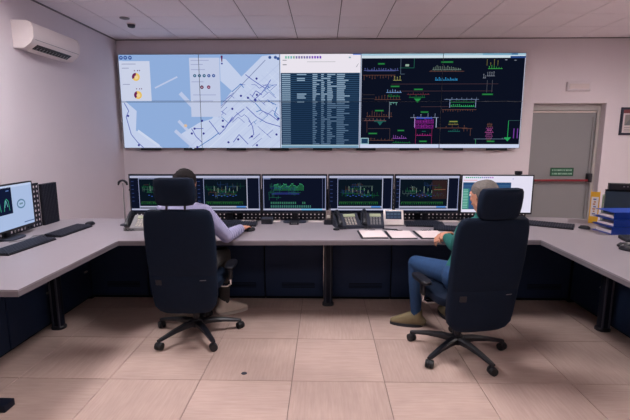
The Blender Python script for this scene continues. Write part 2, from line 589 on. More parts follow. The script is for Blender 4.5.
# streets
for k in range(16):
    x0 = 66 + k * 7
    if x0 < 158:
        e_ = min(161, x0 + 95)
        g.line([(x0, 94), (e_, 94 - (e_ - x0) * .9)], .5 if k % 3 else 1.0, ROAD if k % 2 else LAND2, 3)
for k in range(9):
    t = k / 8.
    x0, y0 = 112 + t * 40, 34 - t * 26
    a = (x0, y0 + 6)
    b_ = (min(161, x0 + 60), min(94, y0 + 6 + 55 * (min(161, x0 + 60) - x0) / 60))
    g.line([a, b_], .6, ROAD if k % 2 else LAND2, 3)
g.line([(98, 56), (122, 30), (146, 6)], .8, (140, 152, 190), 4)
# network: polylines
nets = [[(112, 37), (118, 32), (121, 29), (124, 33)], [(134, 45), (142, 38), (148, 30), (151, 25)], [(142, 40), (136, 36), (132, 42)],
        [(112, 62), (104, 74), (98, 80)], [(135, 48), (141, 55), (136, 57)], [(128, 64), (132, 72), (133, 80), (128, 84)],
        [(88, 66), (94, 74), (98, 80)], [(112, 88), (118, 80), (127, 90)], [(76, 93), (90, 84), (98, 78)], [(3, 48), (7, 56), (4, 62), (8, 80), (14, 88), (20, 94)],
        [(126, 52), (136, 62), (146, 68), (160, 72)], [(140, 55), (150, 60), (158, 66)], [(157, 52), (154, 60), (158, 64)], [(70, 74), (74, 82), (80, 88)],
        [(74, 74), (82, 74)], [(126, 20), (134, 26), (146, 34)], [(148, 46), (156, 50)], [(106, 70), (116, 60), (124, 54)]]
for k in range(26):
    x, y = rnd.uniform(104, 158), rnd.uniform(28, 92)
    p = [(x, y)]
    for q in range(rnd.randint(2, 4)):
        d = rnd.choice(((1, -.85), (-1, .85), (1, .9), (-1, -.9)))
        s_ = rnd.uniform(2, 7)
        x, y = min(160, max(92, x + d[0] * s_)), min(93, max(30, y + d[1] * s_))
        p.append((x, y))
    nets.append(p)
for k, p in enumerate(nets):
    g.line(p, .75 if k < 18 else .45, NET if k % 4 else (60, 120, 190), 5)
for x, y in [(137, 24), (121, 41), (128, 43), (137, 40), (135, 45), (112, 54), (102, 66), (102, 72), (81, 66), (70, 79), (75, 93), (117, 85), (131, 82), (136, 91), (156, 80), (158, 64), (107, 88), (73, 74), (6, 61), (15, 91), (82, 79)]:
    g.disc(x, y, 1.15, NODE, 6)
g.disc(64, 71, 1.6, (222, 190, 160), 5)
# grid cell lines of the map
g.rect(0, 45.6, 161, 46.2, (110, 130, 170), 4)
# side panels
PAN = (206, 213, 235)
g.rect(1, 6.5, 31, 46, PAN, 7)
g.rect(70.5, 3.5, 100.5, 62, (196, 205, 232), 7)
for y, w in ((9, 14), (13, 7), (29, 7)):
    g.rect(3, y, 3 + w, y + .7, (150, 156, 190), 8)
for (cx, cy, a) in ((16.5, 22, 2.6), (17.5, 40, 2.2)):
    g.disc(cx, cy, 4, (234, 196, 108), 8, 20)
    g.disc(cx, cy, 4, (110, 34, 88), 9, 10, a, a + 2.2)
    g.disc(cx + .4, cy + .4, 1.9, (240, 214, 160), 10)
    for dx in (-1, 2, 4):
        g.disc(cx + dx, cy - 6.2, .6, (120, 90, 120), 8)
for x in (2.8, 7.2, 11.8):
    g.disc(x, 3.2, 1.9, (44, 84, 156), 8)
    g.rect(x - .8, 2.9, x + .8, 3.5, (190, 210, 240), 9)
for k in range(5):
    g.disc(75.5 + 4.7 * k, 21, 1.6, (28, 88, 120) if k < 3 else (40, 70, 150), 8)
    g.disc(75.5 + 4.7 * k, 21, .6, (170, 196, 226), 9)
for k in range(2):
    g.disc(82.2 + 6.8 * k, 32.3, 1.8, (84, 34, 70) if k == 0 else (120, 40, 84), 8)
    g.rect(81.4 + 6.8 * k, 32, 83.0 + 6.8 * k, 32.7, (224, 190, 210), 9)
for y, x0, x1 in ((6, 72, 90), (10, 72, 84), (15, 72, 86), (27, 72, 84), (40, 73, 96), (46, 73, 93)):
    g.rect(x0, y - .35, x1, y + .35, (160, 168, 206), 8)
g.poly([(102, 1.5), (104, 1.5), (103.4, 7.5), (102.6, 7.5)], (96, 26, 84), 8)
g.disc(103, 9.2, .9, (60, 60, 150), 8)
for x in (150.5, 156, 158.6):
    g.disc(x, 3.4 + (x > 157) * 1.2, 1.5, (50, 84, 150), 8)
p_ = g.build('map_window', M_vw, vw, (-VW / 2 + 161 * US / 2, 0.0025, 0))
p_['label'] = 'pale blue street map with network lines'

# --- data list picture (79 units wide)
g = Flat(79, 94, 79 * US, VH)
g.rect(0, 0, 79, 94, (20, 40, 66))
g.rect(0, 0, 79, 18.5, (238, 232, 242), 2)
for k in range(14):
    c = [(120, 190, 170), (120, 190, 170), (110, 180, 190), (130, 170, 150), (120, 120, 170), (130, 110, 170), (120, 110, 160), (120, 110, 160), (110, 100, 170), (130, 110, 180), (130, 80, 180), (120, 60, 190), (110, 60, 190), (110, 50, 180)][k]
    g.rect(4.5 + 2.6 * k, 2.2, 6.2 + 2.6 * k, 4.6, c, 3)
g.rect(2, 5.8, 6, 6.6, (150, 150, 160), 3); g.rect(2, 10, 6, 11, (150, 150, 160), 3)
g.rect(26, 7.5, 54, 8.1, (190, 190, 196), 3)
g.rect(67, 3, 69, 4.4, (140, 170, 180), 3)
g.poly([(76, 10), (77, 9), (75, 13), (74, 13)], (170, 170, 180), 3)
g.rect(71, 0, 79, 1.2, (60, 110, 200), 4)
g.rect(0, 90.6, 79, 94, (120, 156, 184), 3)
g.rect(0, 90.6, 79, 91.4, (176, 206, 220), 4)
nrow = 37
for r_ in range(nrow):
    y = 19 + r_ * 71.4 / nrow
    top = r_ < 15
    g.rect(0, y, 79, y + .62, (52, 84, 116) if top else (36, 62, 92), 2)
    tc_ = (150, 176, 200) if top else (92, 118, 146)
    g.rect(1, y + .62, 9.5, y + 1.55, tc_, 3)
    if (top and rnd.random() < .75) or rnd.random() < .12:
        if not 3 < r_ < 9:
            g.rect(16, y + .62, rnd.uniform(23, 26), y + 1.55, tc_, 3)
    for x0, w0, w1 in ((31.5, 2, 5), (40, 2, 4), (46, 3, 6), (55.5, 7, 9)):
        w = rnd.uniform(w0, w1) + (rnd.random() < .15) * 4
        g.rect(x0, y + .62, x0 + w, y + 1.55, tc_, 3)
g.rect(78, 18.5, 79, 94, (190, 200, 226), 5)
p_ = g.build('data_list_window', M_vw, vw, (-VW / 2 + (161 + 39.5) * US, 0.0025, 0))
p_['label'] = 'dark blue data list with white header'

# --- network diagram picture
def schematic(g, x0, y0, x1, y1, n, r, hues, l=3, dim=1.0):
    """clusters of busbars, ticks and labels on a dark diagram"""
    for k in range(n):
        cx, cy = r.uniform(x0 + 4, x1 - 6), r.uniform(y0 + 2, y1 - 3)
        w = r.uniform(5, 16)
        c = tuple(int(v * dim) for v in r.choice(hues))
        g.rect(cx - w / 2, cy, cx + w / 2, cy + .35, c, l)
        for q in range(int(w / 1.6)):
            xx = cx - w / 2 + q * 1.6
            h = r.uniform(1, 3.5)
            g.rect(xx, cy - h if r.random() < .5 else cy, xx + .35, cy + (h if r.random() < .5 else .2), c, l)
DG = (12, 17, 33)
g = Flat(160, 94, 160 * US, VH)
g.rect(0, 0, 160, 94, DG)
g.rect(0, 0, 160, 2, (160, 196, 214), 2)
g.rect(0, 2, 160, 4.6, (206, 222, 232), 2)
g.rect(118, 0, 152, 2, (120, 170, 196), 3)
g.rect(146, .4, 152, 1.6, (60, 110, 160), 4)
g.rect(145, 2.9, 160, 4.9, (40, 70, 130), 3)
g.rect(0, 90, 160, 94, (206, 214, 240), 2)
g.rect(79, 90, 79.4, 94, (120, 140, 180), 3)
g.rect(159.2, 4.6, 160, 94, (206, 208, 232), 4)
g.rect(0, 0, .8, 94, (190, 200, 226), 4)
GREEN, ORNG, LIL, TEAL, MAG, YEL, WHT = (30, 104, 56), (96, 64, 56), (84, 92, 150), (30, 96, 88), (140, 36, 142), (120, 112, 62), (122, 128, 142)
def cluster(cx, cy, w, c, n, hmin, hmax, up=True, bar=True):
    if bar:
        g.rect(cx - w / 2, cy - .25, cx + w / 2, cy + .25, c, 3)
    for q in range(n):
        xx = cx - w / 2 + w * (q + .5) / n
        h = rnd.uniform(hmin, hmax)
        g.rect(xx - .2, cy - (h if up else 0), xx + .2, cy + (0 if up else h), c, 3)
        if rnd.random() < .5:
            g.disc(xx, cy - (h if up else -h), .5, c, 4, 6)
def gl(x, y, w=9, c=GREEN):
    g.rect(x - w / 2, y - .9, x + w / 2, y + .9, (20, 84, 44), 4)
    g.rect(x - w / 2 + .6, y - .4, x + w / 2 - .6, y + .4, c, 5)
for x, y, w in ((20, 10, 7), (84, 8.5, 12), (34, 32, 9), (57, 35, 9), (125, 40, 11), (19, 56, 9), (64, 57.5, 8), (13, 79, 9), (41, 76, 7), (63.5, 87, 8), (131, 87, 8), (93, 67, 9)):
    gl(x, y, w, (150, 140, 70) if x == 93 else (46, 134, 70))
cluster(20, 16.5, 34, LIL, 15, .6, 2.6)
cluster(20, 16.8, 28, LIL, 10, .6, 1.6)
cluster(18, 21, 32, ORNG, 12, 1, 5, False)
cluster(36, 26, 8, (150, 150, 90), 3, 2, 4)
g.line([(39, 4.6), (39, 20), (43, 20)], .35, (90, 110, 130), 3); g.rect(43.5, 10.5, 47, 12.5, (150, 176, 160), 4)
g.line([(52, 4.6), (52, 14)], .35, (40, 110, 90), 3); g.line([(38, 14), (52, 14)], .35, (40, 110, 90), 3)
cluster(33, 38, 15, (120, 160, 210), 6, 1, 4); cluster(33, 42, 12, GREEN, 8, .8, 2)
cluster(27, 45, 26, ORNG, 9, 1, 4.5); cluster(33, 48, 8, (110, 170, 160), 3, 1, 3, False)
cluster(57, 40, 22, (100, 46, 54), 9, .6, 1.6); cluster(56, 43, 16, GREEN, 8, .8, 2.6); g.poly([(53, 44), (60, 44), (56.5, 48)], (40, 140, 70), 3)
g.line([(29, 47), (29, 64)], .5, WHT, 3)
cluster(84, 16, 28, (110, 130, 120), 16, 1, 4); cluster(84, 17.5, 34, ORNG, 10, .5, 1)
cluster(84, 26, 22, (50, 150, 210), 14, .8, 2.6); g.rect(76, 25.8, 93, 26.4, (44, 112, 150), 4)
cluster(131, 15, 14, (60, 160, 70), 6, 1, 4); cluster(128, 12, 14, YEL, 4, 2, 7, True, False)
cluster(127, 22, 8, WHT, 4, 1, 4); cluster(121, 24, 3, WHT, 2, 1, 4); g.rect(140, 6, 142, 7, WHT, 3); g.rect(149, 6.6, 151, 7.4, WHT, 3)
for x0, x1, y in ((30, 135, 29.6), (30, 160 - 30, 36.5), (60, 100, 52)):
    g.rect(x0, y, x1, y + .3, (84, 60, 66), 3)
for x in (124, 129):
    g.line([(x, 26), (x, 38)], .3, (90, 90, 100), 3)
cluster(100, 45, 34, (112, 126, 158), 7, .6, 3.5); cluster(101, 48, 24, GREEN, 10, .8, 2.4); cluster(101, 52, 24, (50, 170, 100), 12, .8, 2)
g.line([(88.5, 45), (88.5, 53)], .4, (160, 180, 220), 3); g.line([(114, 45), (114, 53)], .4, (160, 180, 220), 3)
cluster(98, 55, 34, ORNG, 14, .6, 2.5, False)
cluster(93, 70, 10, YEL, 6, .8, 2); cluster(92, 73.5, 30, ORNG, 5, 1, 5); cluster(94, 77, 12, TEAL, 7, .8, 2.4)
cluster(107, 74, 10, ORNG, 3, 1, 8, False)
cluster(19, 62, 26, ORNG, 11, 1, 6); cluster(20, 67, 12, TEAL, 6, .6, 2); g.poly([(17, 67), (23, 67), (20, 71)], TEAL, 3)
cluster(15, 66, 22, (120, 80, 80), 6, .6, 3)
cluster(64, 63, 28, (130, 142, 170), 4, 2, 5); cluster(64, 64, 16, (60, 80, 210), 9, .6, 2)
for y in (66.5, 68.5, 71.5, 73.5):
    cluster(64, y, 19, MAG, 12, .8, 1.8)
g.line([(54.5, 63), (54.5, 73)], .5, (190, 150, 220), 3); g.line([(76, 63), (76, 73)], .5, (190, 206, 236), 3)
cluster(64, 81, 15, (160, 40, 120), 6, .8, 2.4); g.line([(56, 74), (56, 90)], .3, (150, 40, 90), 3); g.line([(72, 74), (72, 90)], .3, (150, 40, 90), 3)
cluster(64, 77, 4, TEAL, 2, .4, 1)
cluster(20, 86, 28, ORNG, 8, .6, 2.6); cluster(40, 84, 14, (140, 80, 170), 7, 1, 5); cluster(42, 88.5, 18, GREEN, 8, .6, 1.6)
g.line([(30, 74), (30, 86)], .3, (90, 70, 70), 3); g.line([(8, 74), (30, 74)], .3, (90, 70, 70), 3); g.line([(7, 66), (7, 78)], .3, ORNG, 3)
g.rect(1, 83.5, 9, 90, (150, 190, 200), 4); g.rect(1.8, 84.3, 8.2, 89.2, (30, 60, 90), 5)
for k in range(9):
    cluster(129, 70 + 2 * k, rnd.uniform(4, 12), rnd.choice(((150, 70, 130), (120, 60, 110), ORNG)), 4, .6, 1.8)
cluster(131, 84.6, 34, (90, 110, 130), 3, .4, 1)
g.line([(116, 84.6), (116, 90)], .4, (60, 150, 90), 3)
g.line([(147.5, 66), (147.5, 84), (144, 84)], .5, (40, 170, 90), 3); g.line([(147.5, 66), (159, 66)], .3, (60, 100, 100), 3); g.poly([(144, 83), (151, 83), (147.5, 87)], (40, 160, 90), 3)
for x in (153.4, 157):
    g.rect(x - .5, 74, x + .5, 84, (110, 60, 150), 3)
for y in (40, 44, 64, 66, 84):
    g.rect(2, y, 14, y + .3, (70, 60, 60), 3)
p_ = g.build('network_diagram_window', M_vw, vw, (VW / 2 - 160 * US / 2, 0.0025, 0))
p_['label'] = 'dark network diagram with coloured symbols'

# ------------------------------------------------------------------ desk
TOP = 0.74
desk = thing('console_desk', 'large U-shaped control desk with pale worktop and grey edge', 'desk', (0, 0, 0))
U = [(-2.86, 2.204), (-1.663, 2.204), (-1.663, 3.36), (1.772, 3.46), (1.772, 2.204), (2.95, 2.204), (2.95, 4.15), (2.80, 4.36),
     (2.55, 4.48), (2.25, 4.53), (-2.05, 4.345), (-2.5, 4.375), (-2.7, 4.285), (-2.86, 4.08)]
MB().prism(U, TOP - .012, TOP).build('worktop', M_top, desk, smooth=False)
MB().prism(U, TOP - .040, TOP - .012).build('edge_band', M_edge, desk, smooth=False)
# end legs with floor feet at the wing ends
for s, x0, x1, xi in ((-1, -2.62, -1.82, -2.2), (1, 1.93, 2.72, 2.3)):
    b = MB()
    b.span((x0, 2.206, 0), (x1, 2.29, .045), .006, 2)
    b.span((xi - .05, 2.225, .05), (xi + .05, 2.285, .66), .006, 2)
    b.span((x0 + .05, 2.22, .66), (x1 - .05, 2.29, TOP - .04), .004, 1)
    b.build('end_leg', M_post, desk)

for x in (-2.3105, 2.3905):
    MB().span((x - .03, 4.001, 0), (x + .03, 4.06, TOP - .04)).build('corner_filler', M_cabd, desk, smooth=False)

# posts under the worktop
def post(x, y, label):
    t = bpy.data.objects.new('desk_post', None); COL.objects.link(t); t.parent = desk; t.location = (x, y, 0)
    MB().loft([sring(0, 0, 0, .055, .05, 24, 2.6), sring(0, 0, .018, .055, .05, 24, 2.6), sring(0, 0, .028, .046, .042, 24, 2.6)]).build('foot', M_black, t)
    MB().loft([sring(0, 0, .028, .042, .036, 24, 3), sring(0, 0, .672, .042, .036, 24, 3)]).build('column', M_post, t)
    for dx in (-.026, .026):
        MB().cyl((dx, -.035, .03), (dx, -.035, .67), .009, n=10).build('cable_tube', M_dkgrey, t)
    MB().span((-.06, -.06, .672), (.06, .06, .70), .004, 1).build('top_plate', M_black, t)
post(-2.2, 3.335, 'dark desk post under the wing beside the air conditioner wall')
post(2.30, 3.39, 'dark desk post under the wing beside the blue binders')
post(0.043, 3.90, 'dark desk post under the middle of the desk between the two chairs')

# cabinets below the worktop
def cabinet(loc, rz, w, d, label, grp, handle=False, vent=True):
    t = thing('desk_cabinet', label, 'cabinet', loc, rz, grp)
    MB().span((-w / 2, .02, .035), (w / 2, d, .695), .002, 1).build('carcass', M_cabd, t, smooth=False)
    MB().span((-w / 2, .05, 0), (w / 2, d - .02, .035)).build('plinth', M_cabd, t, smooth=False)
    dr = MB().span((-w / 2 + .004, 0, .04), (w / 2 - .004, .018, .69), .003, 1).build('door', M_cab, t, smooth=False)
    if vent:
        for k in range(4):
            MB().span((-.12, -.003, .13 + k * .014), (.2, .001, .136 + k * .014)).build('vent_slot', M_cabd, dr, smooth=False)
    if handle:
        MB().loft([sring(w / 2 - .10, -.012 + q * .004, .30, .03 - q * .004, .006, 16, 2) for q in range(1)] + [sring(w / 2 - .10, -.006, .312, .03, .006, 16, 2)]).build('handle', M_greyph, dr)
for k in range(4):
    cabinet((-.285 - .57 * k, 4.0, 0), 0, .565, .32, ('navy cabinet under the bar-chart monitor, next to the middle desk post', 'navy cabinet beside the knees of the man in lilac', 'navy cabinet hidden behind the chair of the man in lilac', 'navy cabinet in the desk corner towards the air conditioner wall')[k], 'cabinets below the main desk')
for k in range(4):
    cabinet((.365 + .57 * k, 4.0, 0), 0, .565, .32, ('navy cabinet under the dark phones, next to the middle desk post', 'navy cabinet beside the knee in blue jeans', 'navy cabinet hidden behind the chair of the grey-haired man', 'navy cabinet in the desk corner towards the grey door')[k], 'cabinets below the main desk')
for k in range(3):
    cabinet((-2.27, 2.60 + .56 * k, 0), PI / 2, .555, .40, 'navy cabinet under the wing of the oval-mark monitor, ' + ('at the open end', 'beside the desk post', 'in the far corner')[k], 'cabinets below the desk wings', handle=k > 0, vent=False)
for k in range(3):
    cabinet((2.37, 2.60 + .56 * k, 0), -PI / 2, .555, .40, 'navy cabinet under the wing of the blue binders, ' + ('at the open end', 'beside the desk post', 'in the far corner')[k], 'cabinets below the desk wings', handle=k > 0, vent=False)

# perforated steel backboards standing on the desk
def perforated(w, h, pitch, r, th=.004):
    nx_, nz_ = int(round(w / pitch)), int(round(h / pitch))
    px, pz = w / nx_, h / nz_
    b = bmesh.new()
    oct_ = [(r * math.cos(PI / 8 + PI / 4 * k), r * math.sin(PI / 8 + PI / 4 * k)) for k in range(8)]
    outer = [(px / 2, 0.0 + pz * .2), (px * .2, pz / 2), (-px * .2, pz / 2), (-px / 2, pz * .2), (-px / 2, -pz * .2), (-px * .2, -pz / 2), (px * .2, -pz / 2), (px / 2, -pz * .2)]
    corner = {0: (px / 2, pz / 2), 2: (-px / 2, pz / 2), 4: (-px / 2, -pz / 2), 6: (px / 2, -pz / 2)}
    for i in range(nx_):
        for j in range(nz_):
            cx, cz = -w / 2 + px * (i + .5), pz * (j + .5)
            fr_, bk = [], []
            for y, lst in ((0, fr_), (th, bk)):
                lst.append([b.verts.new((cx + p[0], y, cz + p[1])) for p in oct_])
                lst.append([b.verts.new((cx + p[0], y, cz + p[1])) for p in outer])
            for side, inv in ((fr_, False), (bk, True)):
                y = 0 if side is fr_ else th
                for k in range(8):
                    q = (k + 1) % 8
                    if k in corner:
                        cv = b.verts.new((cx + corner[k][0], y, cz + corner[k][1]))
                        fc = [side[0][k], side[1][k], cv, side[1][q], side[0][q]]
                    else:
                        fc = [side[0][k], side[1][k], side[1][q], side[0][q]]
                    b.faces.new(fc if not inv else fc[::-1])
            for k in range(8):
                q = (k + 1) % 8
                b.faces.new((fr_[0][q], bk[0][q], bk[0][k], fr_[0][k]))
    mb = MB()
    mb._merge(b)
    return mb

t = thing('perforated_backboard', 'long black perforated steel board behind the row of six monitors', 'board', (0.05, 4.325, TOP), R(1.2))
perforated(4.02, .30, .040, .0075).build('perforated_sheet', M_perf, t, smooth=False)
b = MB()
b.span((-2.02, -.004, .30), (2.02, .012, .315)); b.span((-2.02, -.004, 0), (2.02, .02, .012))
b.build('rim', M_post, t, smooth=False)
for x in (-1.8, -.9, 0, .9, 1.8):
    MB().span((x - .02, .006, .0), (x + .02, .03, .31), .003, 1).build('bracket', M_post, t, smooth=False)

def side_board(loc, rz, label):
    t = thing('perforated_backboard', label, 'board', loc, rz)
    perforated(1.30, .40, .043, .013).build('perforated_sheet', M_perf, t, smooth=False, loc=(0, 0, .0))
    MB().span((-.65, -.004, .40), (.65, .012, .41)).build('rim', M_post, t, smooth=False)
    for x in (-.5, .5):
        MB().span((x - .02, .006, 0), (x + .02, .03, .41), .003, 1).build('bracket', M_post, t, smooth=False)
    return t
side_board((-2.665, 3.315, TOP), R(90 + 1.5), 'black perforated steel board behind the tilted monitor')
side_board((2.89, 2.93, TOP), R(-90 - 1.5), 'black perforated steel board on the wing past the blue binders')

# ribbed end panel on the wing
t = thing('ribbed_panel', 'dark ribbed upright panel beside the tilted monitor', 'panel', (-2.655, 4.085, TOP), R(90))
MB().span((-.115, 0, 0), (.115, .03, .395), .003, 1).build('board', M_black, t, smooth=False)
for k in range(10):
    MB().span((-.11 + .0225 * k, -.007, .004), (-.097 + .0225 * k, 0.001, .391), .002, 1).build('rib', M_perf, t, smooth=False)
t = thing('slate_panel', 'dark slate box panel with black bar on top behind the blue binders', 'panel', (2.672, 4.105, TOP), R(-16))
MB().span((0, 0, 0), (.28, .03, .325), .004, 1).build('board', mat('slate_panel', (44, 60, 74), .5), t, smooth=False)
MB().span((.02, -.01, .345), (.28, .035, .405), .004, 1).build('top_bar', M_black, t, smooth=False)
MB().span((0, .005, .325), (.28, .028, .345)).build('gap_strip', M_screenoff, t, smooth=False)
for k in range(4):
    MB().cyl((.14 + .03 * k, -.013, .375), (.14 + .03 * k, -.009, .375), .007, n=10).build('perforation_dot', M_greyph, t)  # grey discs stand in for see-through perforations in the bar

# ------------------------------------------------------------------ monitors
HUES = [(24, 84, 50), (22, 66, 54), (32, 52, 92), (70, 50, 44), (70, 90, 90), (38, 96, 66)]
def screen_picture(w, h, style, seed):
    r = random.Random(seed)
    g = Flat(66, 37, w, h)
    BAR, BAR2 = (178, 180, 206), (150, 158, 196)
    if style == 'white':
        g.rect(0, 0, 66, 37, (226, 222, 240))
        for k in range(14):
            g.rect(3 + 1.9 * k, 1.2, 4.3 + 1.9 * k, 2.4, [(60, 170, 120), (70, 160, 150), (110, 110, 180), (170, 70, 190)][k // 4], 2)
        g.rect(1, 4.2, 14, 4.8, (230, 150, 160), 2)
        g.rect(0.8, 6.6, 46, 34, (40, 74, 116), 2)
        for k in range(18):
            g.rect(1, 9.5 + 1.35 * k, 45, 10 + 1.35 * k, (70, 106, 146), 3)
        g.rect(0.8, 13, 7, 34, (58, 130, 120), 3)
        for k in range(12):
            g.rect(1.2, 14 + 1.6 * k, 5.8, 14.7 + 1.6 * k, (140, 200, 180), 4)
        g.rect(26, 6.6, 32, 9, (80, 130, 180), 3)
        g.rect(47, 2.6, 48, 3.4, (150, 150, 200), 2)
        return g
    if style == 'side':
        g.rect(0, 0, 66, 37, (168, 188, 224))
        g.rect(0, 0, 66, 2, (190, 204, 234), 2)
        g.rect(0, 1.5, 37, 24, (18, 26, 52), 2)
        for k in range(3):
            x = 4 + k * 11
            g.line([(x, 21), (x + 1.5, 13), (x + 4, 11), (x + 6, 13), (x + 7, 21)], .6, (60, 160, 130), 3)
            g.line([(x + 1, 18), (x + 3, 12), (x + 5, 18)], .5, (120, 190, 200), 3)
        g.rect(30, 4, 34, 4.8, (90, 120, 180), 3)
        g.poly([(49 + 6 * math.cos(q * .314), 17.5 + 4.2 * math.sin(q * .314)) for q in range(20)], (96, 130, 160), 2); g.poly([(49 + 4.6 * math.cos(q * .314), 17.5 + 2.9 * math.sin(q * .314)) for q in range(20)], (168, 190, 224), 3)
        g.rect(46.5, 16.6, 51.5, 18.2, (110, 140, 160), 4)
        g.rect(51, 34, 66, 34.8, (70, 90, 140), 2)
        return g
    if style == 'side2':
        g.rect(0, 0, 66, 37, (30, 44, 70))
        g.rect(0, 0, 66, 2, BAR, 2)
        schematic(g, 4, 5, 62, 32, 16, r, HUES)
        return g
    g.rect(0, 0, 66, 37, (13, 18, 36))
    g.rect(0, .6, 66, 2.8, BAR, 2)
    g.rect(0, 34, 66, 35.6, BAR, 2)
    g.rect(65, .6, 65.6, 35, BAR2, 2)
    if style == 'full':
        g.rect(.4, .6, .9, 35, BAR2, 3)
        g.rect(.9, 2.8, 8, 4, (110, 120, 160), 3)
        g.rect(40, 34, 62, 35.6, (120, 180, 220), 3)
        g.rect(62, 3, 62.4, 34, (90, 96, 130), 2)
        for k in range(26):
            x = 12 + k * 1.2
            h1 = 5 + 3 * math.sin(k * .9) + r.uniform(0, 2.5)
            g.rect(x, 14 - h1 * .6, x + .5, 15.5, (40, 120, 70), 3)
            g.disc(x, 13.5 - h1 * .5, .5, (60, 150, 110), 4, 6)
        g.rect(9, 18.5, 38, 19.2, (50, 60, 140), 3)
        g.rect(12, 17, 34, 17.5, (36, 50, 110), 3)
        for k in range(22):
            g.rect(8 + k * 1.95, 27, 9 + k * 1.95, 29.2, (60, 120, 96), 3) if k < 14 or 16 < k < 19 else None
            g.rect(8 + k * 1.95, 30.5, 9 + k * 1.95, 33, (64, 120, 110), 3)
        schematic(g, 8, 8, 40, 26, 10, r, [(30, 100, 60), (40, 60, 130), (40, 110, 90)], 3, .8)
        return g
    x0, x1 = {'a': (7.2, 53), 'b': (8.6, 56), 'c': (4, 55)}[style]
    g.rect(x0, 2.6, x1, 34, (10, 20, 30), 2)
    g.rect(x0, 2.6, x0 + .5, 34, BAR2, 4); g.rect(x1 - .8, 2.6, x1, 34, BAR, 4)
    g.rect(x0, 31.4, x1, 32.8, BAR, 4)
    g.rect(x1 - 12, 31.4, x1 - 2, 32.8, (90, 140, 210), 5)
    g.rect(x0, 2.8, x1, 4.0, (120, 126, 156) if style != 'c' else (150, 150, 172), 4)
    schematic(g, x0 + 2, 7, x1 - 3, 24, 16, r, HUES, 3, .95)
    cx = (x0 + x1) / 2
    for k in range(7):
        x = cx - 12 + k * 4
        g.rect(x, 11 + 2 * (k % 3), x + .5, 16 + 2 * (k % 2), (120, 140, 130), 3)
    for k in range(9):
        x = cx - 14 + k * 3
        g.rect(x, 20 + (k % 2), x + 1.6, 20.7 + (k % 2), (50, 80, 160), 3)
    if style == 'c':
        g.rect(x0 + 34, 5, x1 - 1.5, 24, (44, 30, 32), 3)
        g.rect(x0 + 36, 14, x1 - 3, 14.6, (120, 80, 60), 4)
    for k in range(20):
        x = x0 + 2 + k * (x1 - x0 - 6) / 20
        h1 = r.uniform(.6, 2.6)
        g.rect(x, 29.5 - h1, x + 1.0, 29.5, (28, 84, 42), 3)
    g.rect(x0 + 2, 27, x1 - 5, 27.4, (54, 104, 52), 3)
    for k in range(6):
        g.rect(1, 6 + k * 4, 3.5, 6.6 + k * 4, (50, 64, 110), 3)
    return g

def monitor(x, y, rz, w, h, zb, style, seed, label, grp=None, tilt=0.0, base=True):
    t = thing('monitor', label, 'monitor', (x, y, TOP), rz, grp)
    z = zb - TOP
    c = MB()
    c.span((-w / 2, 0, z), (w / 2, .028, z + h), .004, 2)
    c.loft([[(sx * w * q, yy, z + h * (.5 + sz * q * .9)) for sx, sz in ((-1, -1), (1, -1), (1, 1), (-1, 1))] for q, yy in ((.40, .028), (.30, .055))])
    c.build('casing', M_black, t, smooth=True)
    fr = MB()
    bw = .011
    fr.span((-w / 2, -.003, z), (w / 2, .002, z + .016)); fr.span((-w / 2, -.003, z + h - bw), (w / 2, .002, z + h))
    fr.span((-w / 2, -.003, z + .016), (-w / 2 + bw, .002, z + h - bw)); fr.span((w / 2 - bw, -.003, z + .016), (w / 2, .002, z + h - bw))
    fr.build('bezel', M_black, t, smooth=False)
    s = screen_picture(w - 2 * bw, h - bw - .016, style, seed).build('screen', M_screen, t, (0, -.0004, z + .016))
    nk = MB()
    nk.span((-.03, .03, .010), (.03, .055, z + h * .5), .006, 2)
    nk.build('stand_neck', M_black, t)
    MB().loft([sring(0, .005, 0, .115, .072, 24, 3), sring(0, .005, .008, .115, .072, 24, 3), sring(0, .005, .014, .10, .06, 24, 3)]).build('stand_base', M_dkgrey, t)
    return t
mx = [-1.915 + .651 * k for k in range(6)]
labels = ['monitor beside the desk phone, half hidden by the headrest before the dark-haired man',
          'monitor with a boxed diagram above the lilac-sleeved arm',
          'monitor filled by one bar-chart diagram over the bare desk between the men',
          'monitor with a boxed diagram standing behind the two dark desk phones',
          'monitor with a brown-tinted box in its diagram, behind the white tablet']
for k, st in enumerate(('b', 'a', 'full', 'b', 'c')):
    xc = mx[k] + .3255
    monitor(xc, 4.20 + .018 * xc, R(1.0), .642, .386, .830, st, 20 + k, labels[k], None)
m6 = monitor(1.685, 4.20, R(-2.0), .69, .385, .828, 'white', 31, 'bright white monitor with a webcam before the grey-haired man')
wc = thing('webcam', 'small black webcam clipped on top of the white monitor', 'webcam', (1.885, 4.205, 1.213), R(-2))
MB().span((-.033, -.012, .003), (.033, .02, .036), .006, 2).build('body', M_black, wc)
MB().cyl((0, -.018, .02), (0, -.010, .02), .009, n=14).build('lens', M_screenoff, wc)
MB().span((-.02, -.008, 0), (.02, .04, .006), .002, 1).build('clip', M_dkgrey, wc)
monitor(-2.572, 3.425, R(90 + 4), .655, .385, .805, 'side', 41, 'monitor on the side wing showing curves and a grey oval mark', None)
monitor(2.77, 3.05, R(-90 - 4), .655, .385, .805, 'side2', 42, 'monitor on the wing past the blue binders')

